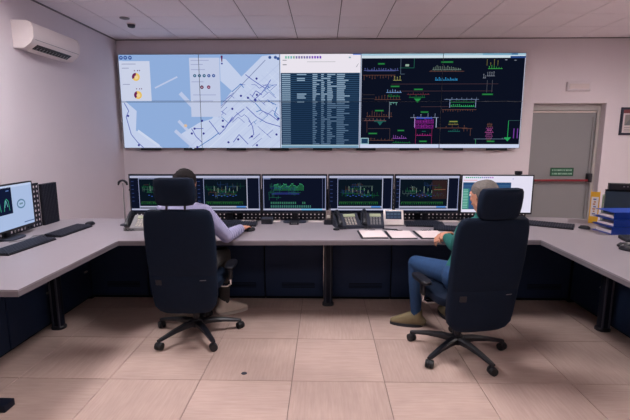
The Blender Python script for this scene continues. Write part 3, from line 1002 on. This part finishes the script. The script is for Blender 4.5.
# ------------------------------------------------------------------ desk things
def keyboard(x, y, rz, L_, W_, label, grp=None):
    t = thing('keyboard', label, 'keyboard', (x, y, TOP), rz, grp)
    b = MB()
    b.loft([[(sx, -W_ / 2, z) for sx, z in ((-L_ / 2, 0), (L_ / 2, 0), (L_ / 2, .012), (-L_ / 2, .012))],
            [(sx, W_ / 2, z) for sx, z in ((-L_ / 2, 0), (L_ / 2, 0), (L_ / 2, .024), (-L_ / 2, .024))]])
    b.build('case', M_black, t, smooth=False)
    k = MB()
    rows = 6
    cols = int(L_ / .021)
    for r_ in range(rows):
        yy = -W_ / 2 + W_ * (r_ + .6) / (rows + .2)
        zz = .012 + .012 * (yy + W_ / 2) / W_
        for c_ in range(cols):
            xx = -L_ / 2 + L_ * (c_ + .5) / cols
            k.box((xx, yy, zz + .003), (L_ / cols * .8, W_ / 7 * .82, .007))
    kk = k.build('keys', M_dkgrey, t, smooth=False)
    kk['kind'] = 'stuff'
    return t
def mouse(x, y, rz, label, s=1.0):
    t = thing('computer_mouse', label, 'mouse', (x, y, TOP), rz)
    b = MB()
    b.loft([sring(0, 0, 0, .030 * s, .054 * s, 20, 2.4), sring(0, 0, .012 * s, .032 * s, .056 * s, 20, 2.4), sring(0, -.004, .026 * s, .026 * s, .046 * s, 20, 2.2), sring(0, -.008, .034 * s, .012 * s, .026 * s, 20, 2)])
    b.build('shell', M_black, t)
    MB().cyl((-.004, .03 * s, .026 * s), (.004, .03 * s, .026 * s), .009 * s, n=12).build('wheel', M_greyph, t)
    return t
keyboard(-2.275, 3.14, R(90 - 3), .50, .155, 'slim black keyboard lying in front of the monitor with the oval mark')
keyboard(-2.26, 3.70, R(90 - 2), .46, .15, 'slim black keyboard lying beyond the other one, towards the ribbed panel')
mouse(-2.245, 4.01, R(-10), 'black mouse at the far end of the two slim keyboards')
mouse(-2.33, 3.43, R(60), 'black mouse between the two slim keyboards', .8)
c = MB()
c.tube([(-2.50, 3.28, TOP + .004), (-2.44, 3.34, TOP + .004), (-2.42, 3.42, TOP + .004), (-2.46, 3.5, TOP + .004), (-2.40, 3.56, TOP + .004), (-2.36, 3.49, TOP + .004)], .004, 6)
tag(c.build('cable', M_greyph), 'thin grey cable curling on the desk behind the slim keyboard', 'cable')

keyboard(-.86, 4.02, R(2), .44, .14, 'black keyboard under the monitor by the lilac sleeve')
keyboard(-.78, 3.80, R(0), .20, .13, 'small black keypad beside the hand of the man in lilac')
mouse(-.655, 3.775, R(-20), 'black mouse under the hand of the man in lilac')
keyboard(.96, 4.045, R(-4), .36, .15, 'black keyboard beside the white tablet')
keyboard(1.17, 3.84, R(-14), .34, .15, 'black keyboard beyond the hand of the grey-haired man')
keyboard(2.09, 4.075, R(-33), .52, .17, 'long black keyboard lying askew in the desk corner by the grey door')
mouse(2.395, 3.925, R(40), 'black mouse between the askew keyboard and the blue binders', .9)
MB_ = MB()
keyboard(2.63, 3.43, R(-14), .40, .16, 'black keyboard in front of the blue binders')
mouse(2.24, 3.14, R(20), 'black mouse at the open edge of the wing with the binders')
mouse(2.30, 3.24, R(60), 'black mouse lying behind another on the wing with the binders')

# small boxes under the monitors
t = thing('desk_box', 'small dark grey box standing below the bar-chart monitor', 'box', (-.55, 4.10, TOP), R(2))
MB().span((-.055, -.03, 0), (.055, .05, .062), .005, 2).build('body', M_dkgrey, t)
MB().span((-.045, -.033, .012), (.045, -.029, .05), .002, 1).build('front_plate', M_black, t)
t = thing('desk_hub', 'low dark hub box in the middle below the bar-chart monitor', 'box', (-.285, 4.075, TOP), 0)
MB().span((-.045, -.03, 0), (.045, .04, .035), .004, 2).build('body', M_black, t)
for dx in (-.02, 0, .02):
    MB().span((dx - .006, -.032, .012), (dx + .006, -.029, .02)).build('port', M_greyph, t, smooth=False)
for k, (x, y, rz, lab) in enumerate(((-.53, 4.24, R(1), 'pale flat strip below the bar-chart monitor near the grey box'), (-.06, 4.24, R(1), 'pale flat strip below the bar-chart monitor near the handheld radio'), (-.78, 4.23, R(1), 'pale flat strip behind the keyboard by the lilac sleeve'), (1.25, 4.26, R(1), 'pale flat strip behind the keyboard beside the tablet'))):
    tag(MB().box((0, 0, .003), (.19, .10, .006), .001, 1).build('pale_strip', M_paper, None, (x, y, TOP), (0, 0, rz), smooth=False), lab, 'paper')  # thin pale slabs lying on the worktop around the monitor stands
t = thing('handheld_radio', 'small upright handheld radio in a dark cradle beside the dark phones', 'radio', (.045, 4.10, TOP), 0)
MB().loft([sring(0, 0, 0, .045, .04, 20, 4), sring(0, 0, .045, .040, .034, 20, 4)]).build('cradle', M_black, t)
MB().span((-.026, -.018, .04), (.026, .02, .135), .006, 2).build('body', mat('taupe_plastic', (110, 98, 96), .5), t)
MB().span((-.018, -.022, .06), (.018, -.016, .09), .003, 1).build('front_plate', M_ltph, t)
MB().cyl((.015, .005, .13), (.015, .005, .19), .006, .004, n=10).build('antenna', M_black, t)

def desk_phone(x, y, rz, label, body, keys, w=.20, hand=-1, upright=False):
    t = thing('desk_phone', label, 'phone', (x, y, TOP), rz)
    d = .19
    b = MB()
    prof_ = [(-d / 2, 0), (d / 2, 0), (d / 2, .115), (d / 2 - .03, .12), (-d / 2, .028)]
    b.loft([[(sx, yy, zz) for yy, zz in prof_] for sx in (-w / 2, w / 2)])
    b.build('body', body, t, smooth=False)
    sl_ = (.12 - .028) / (d - .03)
    ang = math.atan(sl_)
    def on(u, v, off=0.0):    # point on the sloped face; v from front (0) to back (1)
        yy = -d / 2 + v * (d - .03)
        return Vector((u, yy - off * math.sin(ang), .028 + sl_ * (yy + d / 2) + off * math.cos(ang)))
    Mx = lambda u, v, off: Matrix.Translation(on(u, v, off)) @ Matrix.Rotation(ang, 4, 'X')
    MB().box((0, 0, 0), (w * .50, .042, .004), .001, 1, M=Mx(.03, .80, .002)).build('display', mat('phone_display', (150, 158, 130), .3), t, smooth=False)
    for r_ in range(5):
        for c_ in range(4):
            MB().box((0, 0, 0), (.018, .012, .006), .001, 1, M=Mx(-.012 + c_ * .027, .12 + r_ * .115, .003)).build('key', keys, t, smooth=False)
    hx = hand * (w / 2 - .03)
    h_ = MB()
    Mh = Matrix.Translation(on(hx, .5, .022)) @ Matrix.Rotation(ang, 4, 'X')
    h_.tube([(0, -.098, -.006), (0, -.085, .004), (0, -.05, .018), (0, 0, .022), (0, .05, .018), (0, .085, .004), (0, .098, -.006)], [.018, .023, .017, .015, .017, .023, .018], 12, M=Mh)
    h_.build('handset', M_black, t)
    MB().box((0, 0, 0), (.045, .19, .008), .003, 1, M=Mx(hx, .55, .002)).build('handset_rest', M_black, t, smooth=False)
    cc = MB()
    cc.tube([(hx, -d / 2 - .01 - .012 * math.cos(q * .9), .012 + .006 * math.sin(q * .9)) if q < 2 else (hx + .006 * q - .01, -d / 2 - .015 - .008 * math.cos(q * 1.3), .01 + .005 * math.sin(q * 1.3)) for q in range(14)], .004, 6)
    cc.build('coiled_cord', M_black, t)
    return t
desk_phone(-1.68, 3.84, R(4), 'grey desk phone beside the first monitor, black handset on its side', M_greyph, M_ltph, .24)
desk_phone(.215, 3.96, R(12), 'dark desk phone with pale keys beside the handheld radio', M_dkgrey, M_ltph, .23)
desk_phone(.455, 3.985, R(-2), 'dark desk phone with dark keys beside the white tablet', M_dkgrey, M_greyph, .21)
MB().loft([sring(0, 0, 0, .028, .02, 16, 2), sring(0, 0, .012, .03, .022, 16, 2), sring(0, 0, .02, .018, .012, 16, 2)]).build('desk_puck', M_black, None, (.115, 3.82, TOP))
tag(bpy.data.objects['desk_puck'], 'small round black puck on the desk before the dark phone with pale keys', 'puck')

t = thing('desk_tablet', 'white framed touch tablet on a stand between phone and keyboard', 'tablet', (.665, 4.03, TOP), R(-2))
Mt = Matrix.Translation((0, 0, .006)) @ Matrix.Rotation(R(-22), 4, 'X')
MB().span((-.095, -.007, 0), (.095, .007, .15), .006, 2, M=Mt).build('frame', M_white, t)
g = Flat(40, 22, .15, .082)
g.rect(0, 0, 40, 22, (52, 60, 78)); g.rect(0, 0, 40, 2.5, (120, 130, 150), 2)
for k in range(4):
    g.rect(3 + 9 * k, 6, 10 + 9 * k, 11, (70, 84, 106), 2); g.rect(3 + 9 * k, 14, 10 + 9 * k, 19, (64, 76, 98), 2)
g.build('screen', M_screen, t, (0, .0128, .0605), (R(-22), 0, 0))
MB().prism([(-.04, .02), (.04, .02), (.04, .10), (-.04, .10)], 0, .008).build('stand', M_white, t, smooth=False)
MB().span((-.03, .055, .006), (.03, .075, .10), .003, 1).build('prop', M_white, t, smooth=False)

# clipboards with sheets
for (x, y, rz, lab) in ((.42, 3.635, R(3), 'white sheet on a dark clipboard in front of the dark phones'),
                        (.66, 3.62, R(2), 'white sheet on a dark clipboard in front of the tablet'),
                        (.915, 3.63, R(2), 'white sheet on a dark clipboard under the hand of the grey-haired man')):
    t = thing('clipboard', lab, 'clipboard', (x, y, TOP), rz)
    MB().box((-.004, -.004, .003), (.225, .305, .006), .002, 1).build('board', M_black, t, smooth=False)
    s = MB().box((.004, .006, .0072), (.205, .28, .002)).build('sheet', M_paper, t, smooth=False)
    MB().box((.0, .143, .010), (.09, .018, .010), .003, 2).build('clip', M_chrome, t)
t = MB().tube([(-.065, 0, .005), (.06, 0, .005), (.072, 0, .005)], [.0045, .0045, .001], 8).build('pen', M_black, None, (.60, 3.845, TOP), (0, 0, R(-8)))
tag(t, 'dark pen lying on the desk in front of the white tablet', 'pen')

# hook stand beside the grey phone
t = thing('headset_stand', 'thin grey stand with a small black arched head beside the grey phone', 'stand', (-1.895, 4.0, TOP))
MB().loft([sring(0, 0, 0, .05, .04, 20, 2.5), sring(0, 0, .012, .045, .036, 20, 2.5)]).build('base', M_dkgrey, t)
MB().cyl((0, 0, .01), (0, 0, .405), .006, n=10).build('pole', M_greyph, t)
MB().tube([(-.042, 0, .385), (-.036, 0, .41), (-.018, 0, .425), (0, 0, .43), (.018, 0, .425), (.036, 0, .41), (.042, 0, .385)], [.008, .012, .010, .009, .010, .012, .008], 10).build('arched_head', M_black, t)

# binders
for k, (dx, dy, rz, lab) in enumerate(((0, 0, 0, 'blue binder at the bottom of the stack of three'), (.012, .012, R(2), 'blue binder in the middle of the stack of three'), (.03, .02, R(-2), 'blue binder on top of the stack of three'))):
    t = thing('ring_binder', lab, 'binder', (2.625 + dx, 3.80 + dy, TOP + .064 * k), R(4) + rz, 'blue binders')
    h_, w, d = .062, .33, .25
    b = MB()
    b.span((-w / 2, -d / 2, 0), (w / 2, d / 2, .003)); b.span((-w / 2, -d / 2, h_ - .003), (w / 2, d / 2, h_))
    b.span((w / 2 - .003, -d / 2, 0), (w / 2, d / 2, h_))
    b.build('cover', M_blue, t, smooth=False)
    MB().span((-w / 2, -d / 2, .003), (-w / 2 + .012, -d / 2 + .0035, h_ - .003)).build('edge_strip', M_blue, t, smooth=False)
    MB().span((-w / 2 + .03, -d / 2 + .012, .003), (w / 2 - .03, d / 2 - .02, .003 + (.026, .018, .022)[k])).build('pages', M_paper, t, smooth=False)
    MB().cyl((w / 2 - .002, 0, .032), (w / 2 + .001, 0, .032), .012, n=14).build('finger_hole', M_chrome, t)
    sd = MB()
    sd.span((-w / 2 + .012, -d / 2, .003), (w / 2 - .003, -d / 2 + .003, h_ - .003))
    sd.build('side_flap', M_blue, t, smooth=False)
# magazine files
t = thing('magazine_file', 'tall yellow magazine file with a white spine label', 'file box', (2.685, 4.275, TOP), R(-32))
b = MB()
w, d, h_ = .078, .20, .31
b.span((-w / 2, -d / 2, 0), (w / 2, -d / 2 + .003, h_)); b.span((-w / 2, -d / 2, 0), (-w / 2 + .003, d / 2, h_)); b.span((w / 2 - .003, -d / 2, 0), (w / 2, d / 2, h_)); b.span((-w / 2, -d / 2, 0), (w / 2, d / 2, .003)); b.span((-w / 2, d / 2 - .003, 0), (w / 2, d / 2, h_ * .6))
b.build('box', M_yellow, t, smooth=False)
MB().span((-w / 2 + .012, -d / 2 + .01, .003), (w / 2 - .012, d / 2 - .02, h_ - .02)).build('pages', M_paper, t, smooth=False)
g = Flat(20, 60, .058, .19)
g.rect(0, 0, 20, 60, (222, 212, 206))
for k, y in enumerate((5, 13, 20, 28, 35, 42, 50)):
    g.rect(5 + (k % 2) * 2, y, 14 - (k % 3), y + 4.5, (186, 120, 80) if k % 3 else (110, 110, 150), 2)
g.build('spine_label', M_print, t, (0, -d / 2 - .001, .07))
t = thing('magazine_file', 'thin pale green file standing behind the yellow magazine file', 'file box', (2.757, 4.236, TOP), R(-32))
MB().span((-.022, -.09, 0), (.022, .09, .27), .003, 1).build('box', mat('pale_green_card', (128, 146, 122), .6), t, smooth=False)
MB().span((-.012, -.093, .03), (.012, -.089, .2)).build('spine_label', M_paper, t, smooth=False)
# floor power socket cover
t = thing('floor_socket', 'small dark round cap set in the floor tiles', 'socket', (-.53, 2.66, 0), 0)
MB().loft([sring(0, 0, 0, .02, .016, 16, 2), sring(0, 0, .004, .018, .014, 16, 2)]).build('cap', M_dkgrey, t)
MB().span((-.008, -.002, .0035), (.008, .002, .0055)).build('slot', M_black, t, smooth=False)

# ------------------------------------------------------------------ office chairs
def back_ring(z, w, d, yc, curve, n=36, e=5.0):
    """ring of the backrest: flat slab, slightly wrapped forward at the sides"""
    out = []
    for x, y, zz in sring(0, 0, z, w, d, n, e):
        out.append((x, y + yc + curve * (x / .25) ** 2, zz))
    return out
def make_chair(loc, rz, star, label, recline=9.0, hdrop=0.0):
    t = thing('office_chair', label, 'chair', loc, rz, 'tall office chairs at the control desk')
    # five-star base
    b = MB()
    b.loft([sring(0, 0, .075, .05, .05, 20, 2), sring(0, 0, .10, .052, .052, 20, 2), sring(0, 0, .135, .038, .038, 20, 2)])
    hub = b.build('base_hub', M_black, t)
    for k in range(5):
        a = R(90 + 72 * k) + star - rz
        ca, sa = math.cos(a), math.sin(a)
        arm = MB()
        rings = []
        for q, (rad, z, hw, hh) in enumerate(((.03, .105, .030, .022), (.12, .108, .026, .019), (.22, .098, .021, .014), (.33, .078, .017, .010), (.355, .074, .012, .008))):
            rings.append([(rad * ca - s * hw * sa, rad * sa + s * hw * ca, z + hh * v) for s, v in ((-1, -1), (1, -1), (1, .4), (.5, 1), (-.5, 1), (-1, .4))])
        arm.loft(rings)
        arm.build('base_arm', M_black, t)
        cx, cy = .345 * ca, .345 * sa
        r2 = a + (.9, -.6, .4, 1.4, -1.1)[k]
        c2, s2 = math.cos(r2), math.sin(r2)
        cs = thing_part('caster', t, (cx, cy, 0), r2)
        MB().cyl((0, 0, .03), (0, 0, .075), .009, n=10).build('stem', M_dkgrey, cs)
        MB().loft([[(x * .9, y, z) for x, y, z in ((-.03, s * .006, .03), (-.02, s * .006, .052), (.012, s * .006, .06), (.028, s * .006, .046), (.03, s * .006, .03))] for s in (-1, 1)]).build('hood', M_black, cs)
        for s in (-1, 1):
            MB().cyl((0, s * .008, .03), (0, s * .026, .03), .03, .0275, n=20).build('wheel', M_castor, cs)
    MB().cyl((0, 0, .12), (0, 0, .28), .026, n=18).build('gas_sleeve', M_black, t)
    MB().cyl((0, 0, .27), (0, 0, .40), .014, n=14).build('gas_piston', M_chrome, t)
    m_ = MB()
    m_.span((-.09, -.15, .375), (.09, .12, .425), .012, 2)
    m_.span((-.035, -.30, .385), (.035, -.12, .415), .008, 2)
    m_.build('tilt_mechanism', M_black, t)
    MB().tube([(.08, .03, .40), (.2, .05, .395), (.27, .05, .39)], [.006, .006, .011], 8).build('lever', M_black, t)
    # seat cushion
    s = MB()
    rows = []
    for z, k in ((.425, .86), (.435, .96), (.465, 1.0), (.49, .98), (.503, .90), (.507, .75)):
        rows.append([(x, y + .01, z - (.012 * max(0, (y - .12) / .13) ** 2)) for x, y, _ in sring(0, 0, z, .245 * k, .24 * k, 32, 4)])
    s.loft(rows)
    s.build('seat', M_chair, t)
    # backrest: tall padded slab leaning back
    tl = math.tan(R(recline))
    prof_ = [(.285, .10, .012), (.292, .15, .026), (.31, .19, .036), (.35, .222, .043), (.42, .234, .046), (.52, .238, .046), (.585, .239, .045), (.592, .2385, .042), (.60, .239, .045),
             (.70, .243, .046), (.80, .245, .045), (.90, .244, .042), (.98, .240, .038), (1.03, .233, .034), (1.06, .220, .028), (1.073, .20, .018), (1.078, .18, .008)]
    s = MB()
    s.loft([back_ring(z, w, d, -.265 - (z - .30) * tl, .028 if z > .36 else .018) for z, w, d in prof_])
    bk = s.build('backrest', M_chair, t)
    # stitched seam and small plate on the rear face
    def rear(x, z):
        return -.265 - (z - .30) * tl - .046 + .028 * (x / .25) ** 2
    for x, z, w, h_, m_, nm in ((-.165, .545, .022, .02, M_black, 'rear_tag'), (.15, .560, .022, .002, M_greyph, 'zip_pull')):
        MB().box((0, 0, 0), (w * 2, .004, h_ * 2), .001, 1, M=Matrix.Translation((x, rear(x, z) - .0005, z)) @ Matrix.Rotation(math.atan(2 * .028 * x / .0625), 4, 'Z') @ Matrix.Rotation(R(recline), 4, 'X')).build(nm, m_, bk)
    # headrest
    hr = MB()
    rows = []
    for z, w, d in ((1.105, .085, .012), (1.11, .117, .026), (1.13, .131, .036), (1.18, .136, .040), (1.24, .136, .040), (1.275, .132, .036), (1.292, .123, .026), (1.298, .095, .012)):
        rows.append([(x, y - .275 - (z - .30) * tl + .02 * (x / .14) ** 2, z - hdrop) for x, y, _ in sring(0, 0, z, w, d, 32, 5)])
    hr.loft(rows)
    hd = hr.build('headrest', M_chair, t)
    for x in (-.062, .062):
        MB().cyl((x, -.27 - .72 * tl, 1.03), (x, -.272 - .82 * tl, 1.13), .008, n=10).build('headrest_post', M_black, t)
    # armrests
    for s_ in (-1, 1):
        ar = MB()
        ar.tube([(s_ * .10, .0, .41), (s_ * .255, .0, .405), (s_ * .275, .0, .42), (s_ * .283, .0, .46), (s_ * .285, 0, .50)], [.014, .014, .015, .014, .013], 12)
        ar.build('armrest_bracket', M_chrome, t)
        MB().span((s_ * .285 - .013, -.028, .46), (s_ * .285 + .013, .028, .555), .006, 2).build('armrest_post', M_black, t)
        p_ = MB()
        p_.loft([sring(s_ * .285, .03, z, .04 * k, .125 * k, 24, 3.2) for z, k in ((.555, .9), (.562, 1), (.576, 1), (.583, .9))])
        p_.build('armrest_pad', M_black, t)
    return t
def thing_part(name, parent, loc, rz):
    o = bpy.data.objects.new(name, None)
    o.empty_display_size = .02
    COL.objects.link(o)
    o.parent = parent
    o.location = loc
    o.rotation_euler = (0, 0, rz)
    return o
ch1 = make_chair((-1.018, 3.25, 0), R(2), 0, 'black high-backed office chair holding the dark-haired man in lilac', 8.5)
ch2 = make_chair((.985, 2.99, 0), R(11), R(-12), 'black high-backed office chair holding the grey-haired man in jeans', 9.5, .035)

# ------------------------------------------------------------------ people
def blob(name, mb, m, parent, voxel=.007, smooth=3):
    """fuse overlapping shapes into one continuous skin"""
    me = mb.mesh(name + '_raw', m)
    o = bpy.data.objects.new(name + '_raw', me)
    COL.objects.link(o)
    rm = o.modifiers.new('r', 'REMESH'); rm.mode = 'VOXEL'; rm.voxel_size = voxel
    sm = o.modifiers.new('s', 'SMOOTH'); sm.factor = .5; sm.iterations = smooth
    dg = bpy.context.evaluated_depsgraph_get()
    ev = o.evaluated_get(dg)
    out = bpy.data.meshes.new_from_object(ev, depsgraph=dg)
    out.name = name
    bpy.data.objects.remove(o, do_unlink=True)
    bpy.data.meshes.remove(me)
    out.materials.clear(); out.materials.append(m)
    out.shade_smooth()
    return link(name, out, parent)

V = Vector
def add_hand(mb, wrist, d, n, th, curl):
    """palm and five fingers: d along the hand, n out of the palm, th towards the thumb side"""
    d, n, th = V(d).normalized(), V(n).normalized(), V(th).normalized()
    W = V(wrist)
    kn = [W + d * (.085 - .006 * abs(k - 1)) + th * (.033 - .022 * k) for k in range(4)]
    mb.hull([(W, .020), (W + d * .03 + th * .022, .014), (W + d * .03 - th * .022, .014), (kn[0], .0115), (kn[3], .0105)])
    for k in range(4):
        ln = (.042, .047, .044, .034)[k]
        rad = (.0088, .009, .0086, .0078)[k]
        p = kn[k]
        a = curl * .5
        for q in range(3):
            seg = ln * (1, .68, .55)[q]
            v = d * math.cos(a) + n * math.sin(a)
            e = p + v * seg
            mb.hull([(p, rad * (1 - .06 * q)), (e, rad * (.94 - .08 * q))], u=10, v=6)
            p = e
            a += curl
    t0 = W + d * .022 + th * .026 + n * .006
    t1 = t0 + (d * .7 + th * .75 + n * .25).normalized() * .038
    t2 = t1 + (d * .95 + th * .15 + n * .3).normalized() * .03
    t3 = t2 + (d * .95 - th * .1 + n * .3).normalized() * .022
    mb.hull([(t0, .014), (t1, .0105)]); mb.hull([(t1, .0105), (t2, .0095)]); mb.hull([(t2, .0095), (t3, .008)])

def head_shapes(mb, M):
    """head centred at the origin, face towards +Y, about 0.23 high"""
    mb.hull([((0, -.022, .030), (.076, .082, .082)), ((0, .022, .02), (.068, .07, .075))], M=M)
    mb.hull([((0, .03, .0), (.062, .06, .06)), ((0, .052, -.085), (.028, .028, .024)), ((.035, .015, -.06), .025), ((-.035, .015, -.06), .025)], M=M)
    mb.hull([((0, .092, .012), .010), ((0, .108, -.022), .012), ((.012, .095, -.027), .009), ((-.012, .095, -.027), .009)], M=M)
    mb.hull([((.018, .086, -.052), .009), ((-.018, .086, -.052), .009), ((0, .092, -.052), .010)], M=M)
    mb.hull([((.03, .082, .03), .012), ((-.03, .082, .03), .012), ((0, .088, .03), .011)], M=M)
    for s in (-1, 1):
        mb.hull([((s * .077, -.004, .015), (.008, .016, .018)), ((s * .074, .002, -.018), (.007, .010, .012))], M=M)

def person(label, J, cols, hair, stripes=None):
    P = {k: V(v) for k, v in J.items() if not isinstance(v, (float, int))}
    loc = V((P['pelvis'].x, P['pelvis'].y, 0))
    for k in P:
        if k not in ('dl', 'dr', 'nl', 'nr', 'tl', 'tr', 'toel', 'toer'):
            P[k] = P[k] - loc
    Mh = Matrix.Translation(P['head']) @ Euler((J.get('nod', 0.0), J.get('roll', 0.0), J.get('turn', 0.0))).to_matrix().to_4x4()
    side = (P['shr'] - P['shl']).normalized()
    fwd = V((-side.y, side.x, 0))
    def torso(mb, g):
        pv, ch = P['pelvis'], P['chest']
        wa = (pv * .55 + ch * .45)
        mb.hull([(pv + side * .09, .105 + g), (pv - side * .09, .105 + g), (wa + side * .055, .10 + g), (wa - side * .055, .10 + g)])
        mb.hull([(wa + side * .055, .10 + g), (wa - side * .055, .10 + g), (ch + side * .075, .105 + g), (ch - side * .075, .105 + g)])
        up_ = (P['shl'] + P['shr']) / 2
        mb.hull([(ch + side * .075, .105 + g), (ch - side * .075, .105 + g), (P['shl'], .058 + g), (P['shr'], .058 + g), (up_ + V((0, 0, .035)), .05 + g)])
    def arms(mb, g, skin=True):
        for s in 'lr':
            mb.hull([(P['sh' + s], .058 + g), (P['el' + s], .042 + g)])
            w = P['wr' + s] if skin else P['wr' + s] * .93 + P['el' + s] * .07
            mb.hull([(P['el' + s], .042 + g), (P['el' + s] * .65 + w * .35, .043 + g), (w, (.026 if skin else .031) + g)])
    def legs(mb, g):
        for s in 'lr':
            mb.hull([(P['hip' + s], .088 + g), (P['kn' + s], .055 + g)])
            mb.hull([(P['kn' + s], .055 + g), (P['kn' + s] * .65 + P['an' + s] * .35, .053 + g), (P['an' + s], .036 + g)])
    b = MB()
    torso(b, -.012); arms(b, 0.0); legs(b, -.012)
    for s in 'lr':
        toe = P['an' + s] + V(J['toe' + s]).normalized() * .16
        b.hull([(P['an' + s] - V((0, 0, .04)), .03), (V((toe.x, toe.y, .035)), .022)])
        add_hand(b, P['wr' + s], J['d' + s], J['n' + s], J['t' + s], J.get('curl' + s, .45))
    up_ = (P['shl'] + P['shr']) / 2
    b.hull([(up_ + V((0, 0, .02)), .058), (P['head'] - V((0, 0, .075)) - fwd * .012, .052)])
    head_shapes(b, Mh)
    body = blob('person', b, M_skin, None, .0065, 3)
    body.location = loc
    tag(body, label, 'person')
    # hair
    h_ = MB()
    for args in hair[1]:
        h_.hull(args, M=Mh)
    blob('hair', h_, hair[0], body, .006, 2)
    for s in (-1, 1):
        MB().ball((0, 0, 0), .0115, M=Mh @ Matrix.Translation((s * .030, .084, .012))).build('eye', mat('eye_white', (210, 205, 200), .3), body)
        MB().ball((0, 0, 0), .005, M=Mh @ Matrix.Translation((s * .030, .0935, .012))).build('iris', mat('eye_iris', (50, 36, 28), .3), body)
    # clothes
    c = MB()
    torso(c, .008); arms(c, .010, False)
    c.hull([(up_ + V((0, 0, .03)), .064), (up_ + V((0, 0, .07)) + fwd * .01, .060)])
    blob('shirt', c, cols[0], body, .007, 3)
    c = MB()
    legs(c, .006)
    pv = P['pelvis']
    c.hull([(pv + side * .09, .118), (pv - side * .09, .118), (P['hipl'], .094), (P['hipr'], .094)])
    blob('trousers', c, cols[1], body, .008, 3)
    for s in 'lr':
        d = V(J['toe' + s]).normalized()
        sd = V((-d.y, d.x, 0))
        a = P['an' + s]
        base = V((a.x, a.y, 0))
        sh = MB()
        hl, bl, tl_ = base - d * .055, base + d * .10, base + d * .185
        sh.hull([(base - d * .012 + V((0, 0, .075)), .046), (base - d * .008 + V((0, 0, .125)), .046)])
        sh.hull([(hl + V((0, 0, .045)), .034), (base + V((0, 0, .10)), .042), (base + d * .06 + V((0, 0, .055)), .040), (bl + V((0, 0, .038)), .040), (tl_ + V((0, 0, .034)), .027)])
        so = blob('shoe', sh, cols[2], body, .006, 2)
        sl_ = MB()
        out = []
        for q in range(20):
            aa = 2 * PI * q / 20
            L_ = .148 if math.cos(aa) > 0 else .125
            pt = base + d * (.065 + L_ * math.cos(aa)) + sd * (.046 * math.sin(aa))
            out.append((pt.x, pt.y))
        sl_.prism(out, .001, .024).build('sole', cols[3], so)
    return body

M_hair1 = mat('dark_brown_hair', (22, 17, 18), .8, spec=.2, noise=.4, nscale=90, bump=.6, bscale=180)
M_hair2 = mat('grey_hair', (104, 98, 94), .8, spec=.2, noise=.4, nscale=90, bump=.6, bscale=180)
def shirt_mat():
    m = mat('lilac_striped_shirt', (176, 172, 204), .8)
    nt = m.node_tree
    b = nt.nodes['Principled BSDF']
    tc = nt.nodes.new('ShaderNodeTexCoord')
    w = nt.nodes.new('ShaderNodeTexWave'); w.inputs['Scale'].default_value = 40; w.inputs['Distortion'].default_value = 2.0
    w.inputs['Detail'].default_value = 1
    cr = nt.nodes.new('ShaderNodeValToRGB')
    cr.color_ramp.elements[0].color = (*lin((122, 120, 154)), 1); cr.color_ramp.elements[0].position = .3
    cr.color_ramp.elements[1].color = (*lin((158, 156, 186)), 1); cr.color_ramp.elements[1].position = .6
    nt.links.new(tc.outputs['Object'], w.inputs['Vector']); nt.links.new(w.outputs['Fac'], cr.inputs['Fac'])
    nt.links.new(cr.outputs[0], b.inputs['Base Color'])
    return m
M_shirt1 = shirt_mat()
M_shirt2 = mat('teal_jumper', (12, 90, 84), .85, noise=.15, nscale=60, bump=.4, bscale=250)
M_trous1 = mat('dark_olive_trousers', (44, 42, 42), .85, noise=.1)
M_jeans = mat('blue_denim', (24, 60, 100), .85, noise=.25, nscale=35, bump=.4, bscale=300)
M_shoe1 = mat('grey_suede', (196, 184, 172), .8, noise=.1)
M_shoe2 = mat('olive_suede', (118, 106, 78), .8, noise=.15)
M_sole1 = mat('pale_rubber', (196, 188, 180), .7)
M_sole2 = mat('dark_rubber', (30, 32, 40), .7)
short = [[((0, -.028, .034), (.083, .088, .088)), ((0, .015, .05), (.074, .072, .066))], [((0, -.075, -.03), (.055, .03, .04)), ((0, -.06, .02), (.075, .05, .05))],
         [((.074, -.02, .02), (.012, .03, .03)), ((.07, -.03, .05), (.02, .03, .03))], [((-.074, -.02, .02), (.012, .03, .03)), ((-.07, -.03, .05), (.02, .03, .03))]]
person('seated man with dark hair and lilac striped shirt at the desk', dict(
    pelvis=(-1.02, 3.20, .60), chest=(-1.05, 3.22, .89), head=(-1.075, 3.31, 1.21), turn=R(4), nod=R(-4),
    shl=(-1.225, 3.25, 1.005), shr=(-.925, 3.26, .99),
    ell=(-1.26, 3.38, .79), elr=(-.77, 3.32, .79), wrl=(-1.12, 3.62, .785), wrr=(-.715, 3.63, .79),
    dl=(.35, 1, -.1), nl=(0, .1, -1), tl=(1, -.35, 0), dr=(.25, 1, .02), nr=(0, 0, -1), tr=(-1, .25, 0), curll=.35, curlr=.30,
    hipl=(-1.10, 3.22, .59), hipr=(-.92, 3.22, .59), knl=(-1.14, 3.66, .575), knr=(-.87, 3.62, .57), anl=(-1.13, 3.64, .10), anr=(-.885, 3.66, .10),
    toel=(-.2, 1, 0), toer=(.80, .45, 0)), (M_shirt1, M_trous1, M_shoe1, M_sole1), (M_hair1, short))
person('seated man with grey hair, teal sleeves and blue jeans', dict(
    pelvis=(1.03, 2.95, .60), chest=(1.09, 2.98, .87), head=(1.13, 3.04, 1.15), turn=R(32), nod=R(-6),
    shl=(1.0, 2.97, .93), shr=(1.26, 3.06, .94),
    ell=(.965, 3.06, .785), elr=(1.27, 3.24, .80), wrl=(.955, 3.265, .80), wrr=(1.035, 3.345, .795),
    dl=(-.6, .75, -.15), nl=(.5, .3, -.9), tl=(.5, .2, .8), dr=(-1, -.1, .0), nr=(0, -.85, -.5), tr=(0, -.5, .85), curll=.8, curlr=.7,
    hipl=(.955, 2.98, .59), hipr=(1.125, 3.02, .59), knl=(.745, 3.38, .565), knr=(1.10, 3.47, .56), anl=(.775, 3.435, .10), anr=(1.10, 3.56, .10),
    toel=(-1, .22, 0), toer=(-.2, 1, 0)), (M_shirt2, M_jeans, M_shoe2, M_sole2), (M_hair2, short))
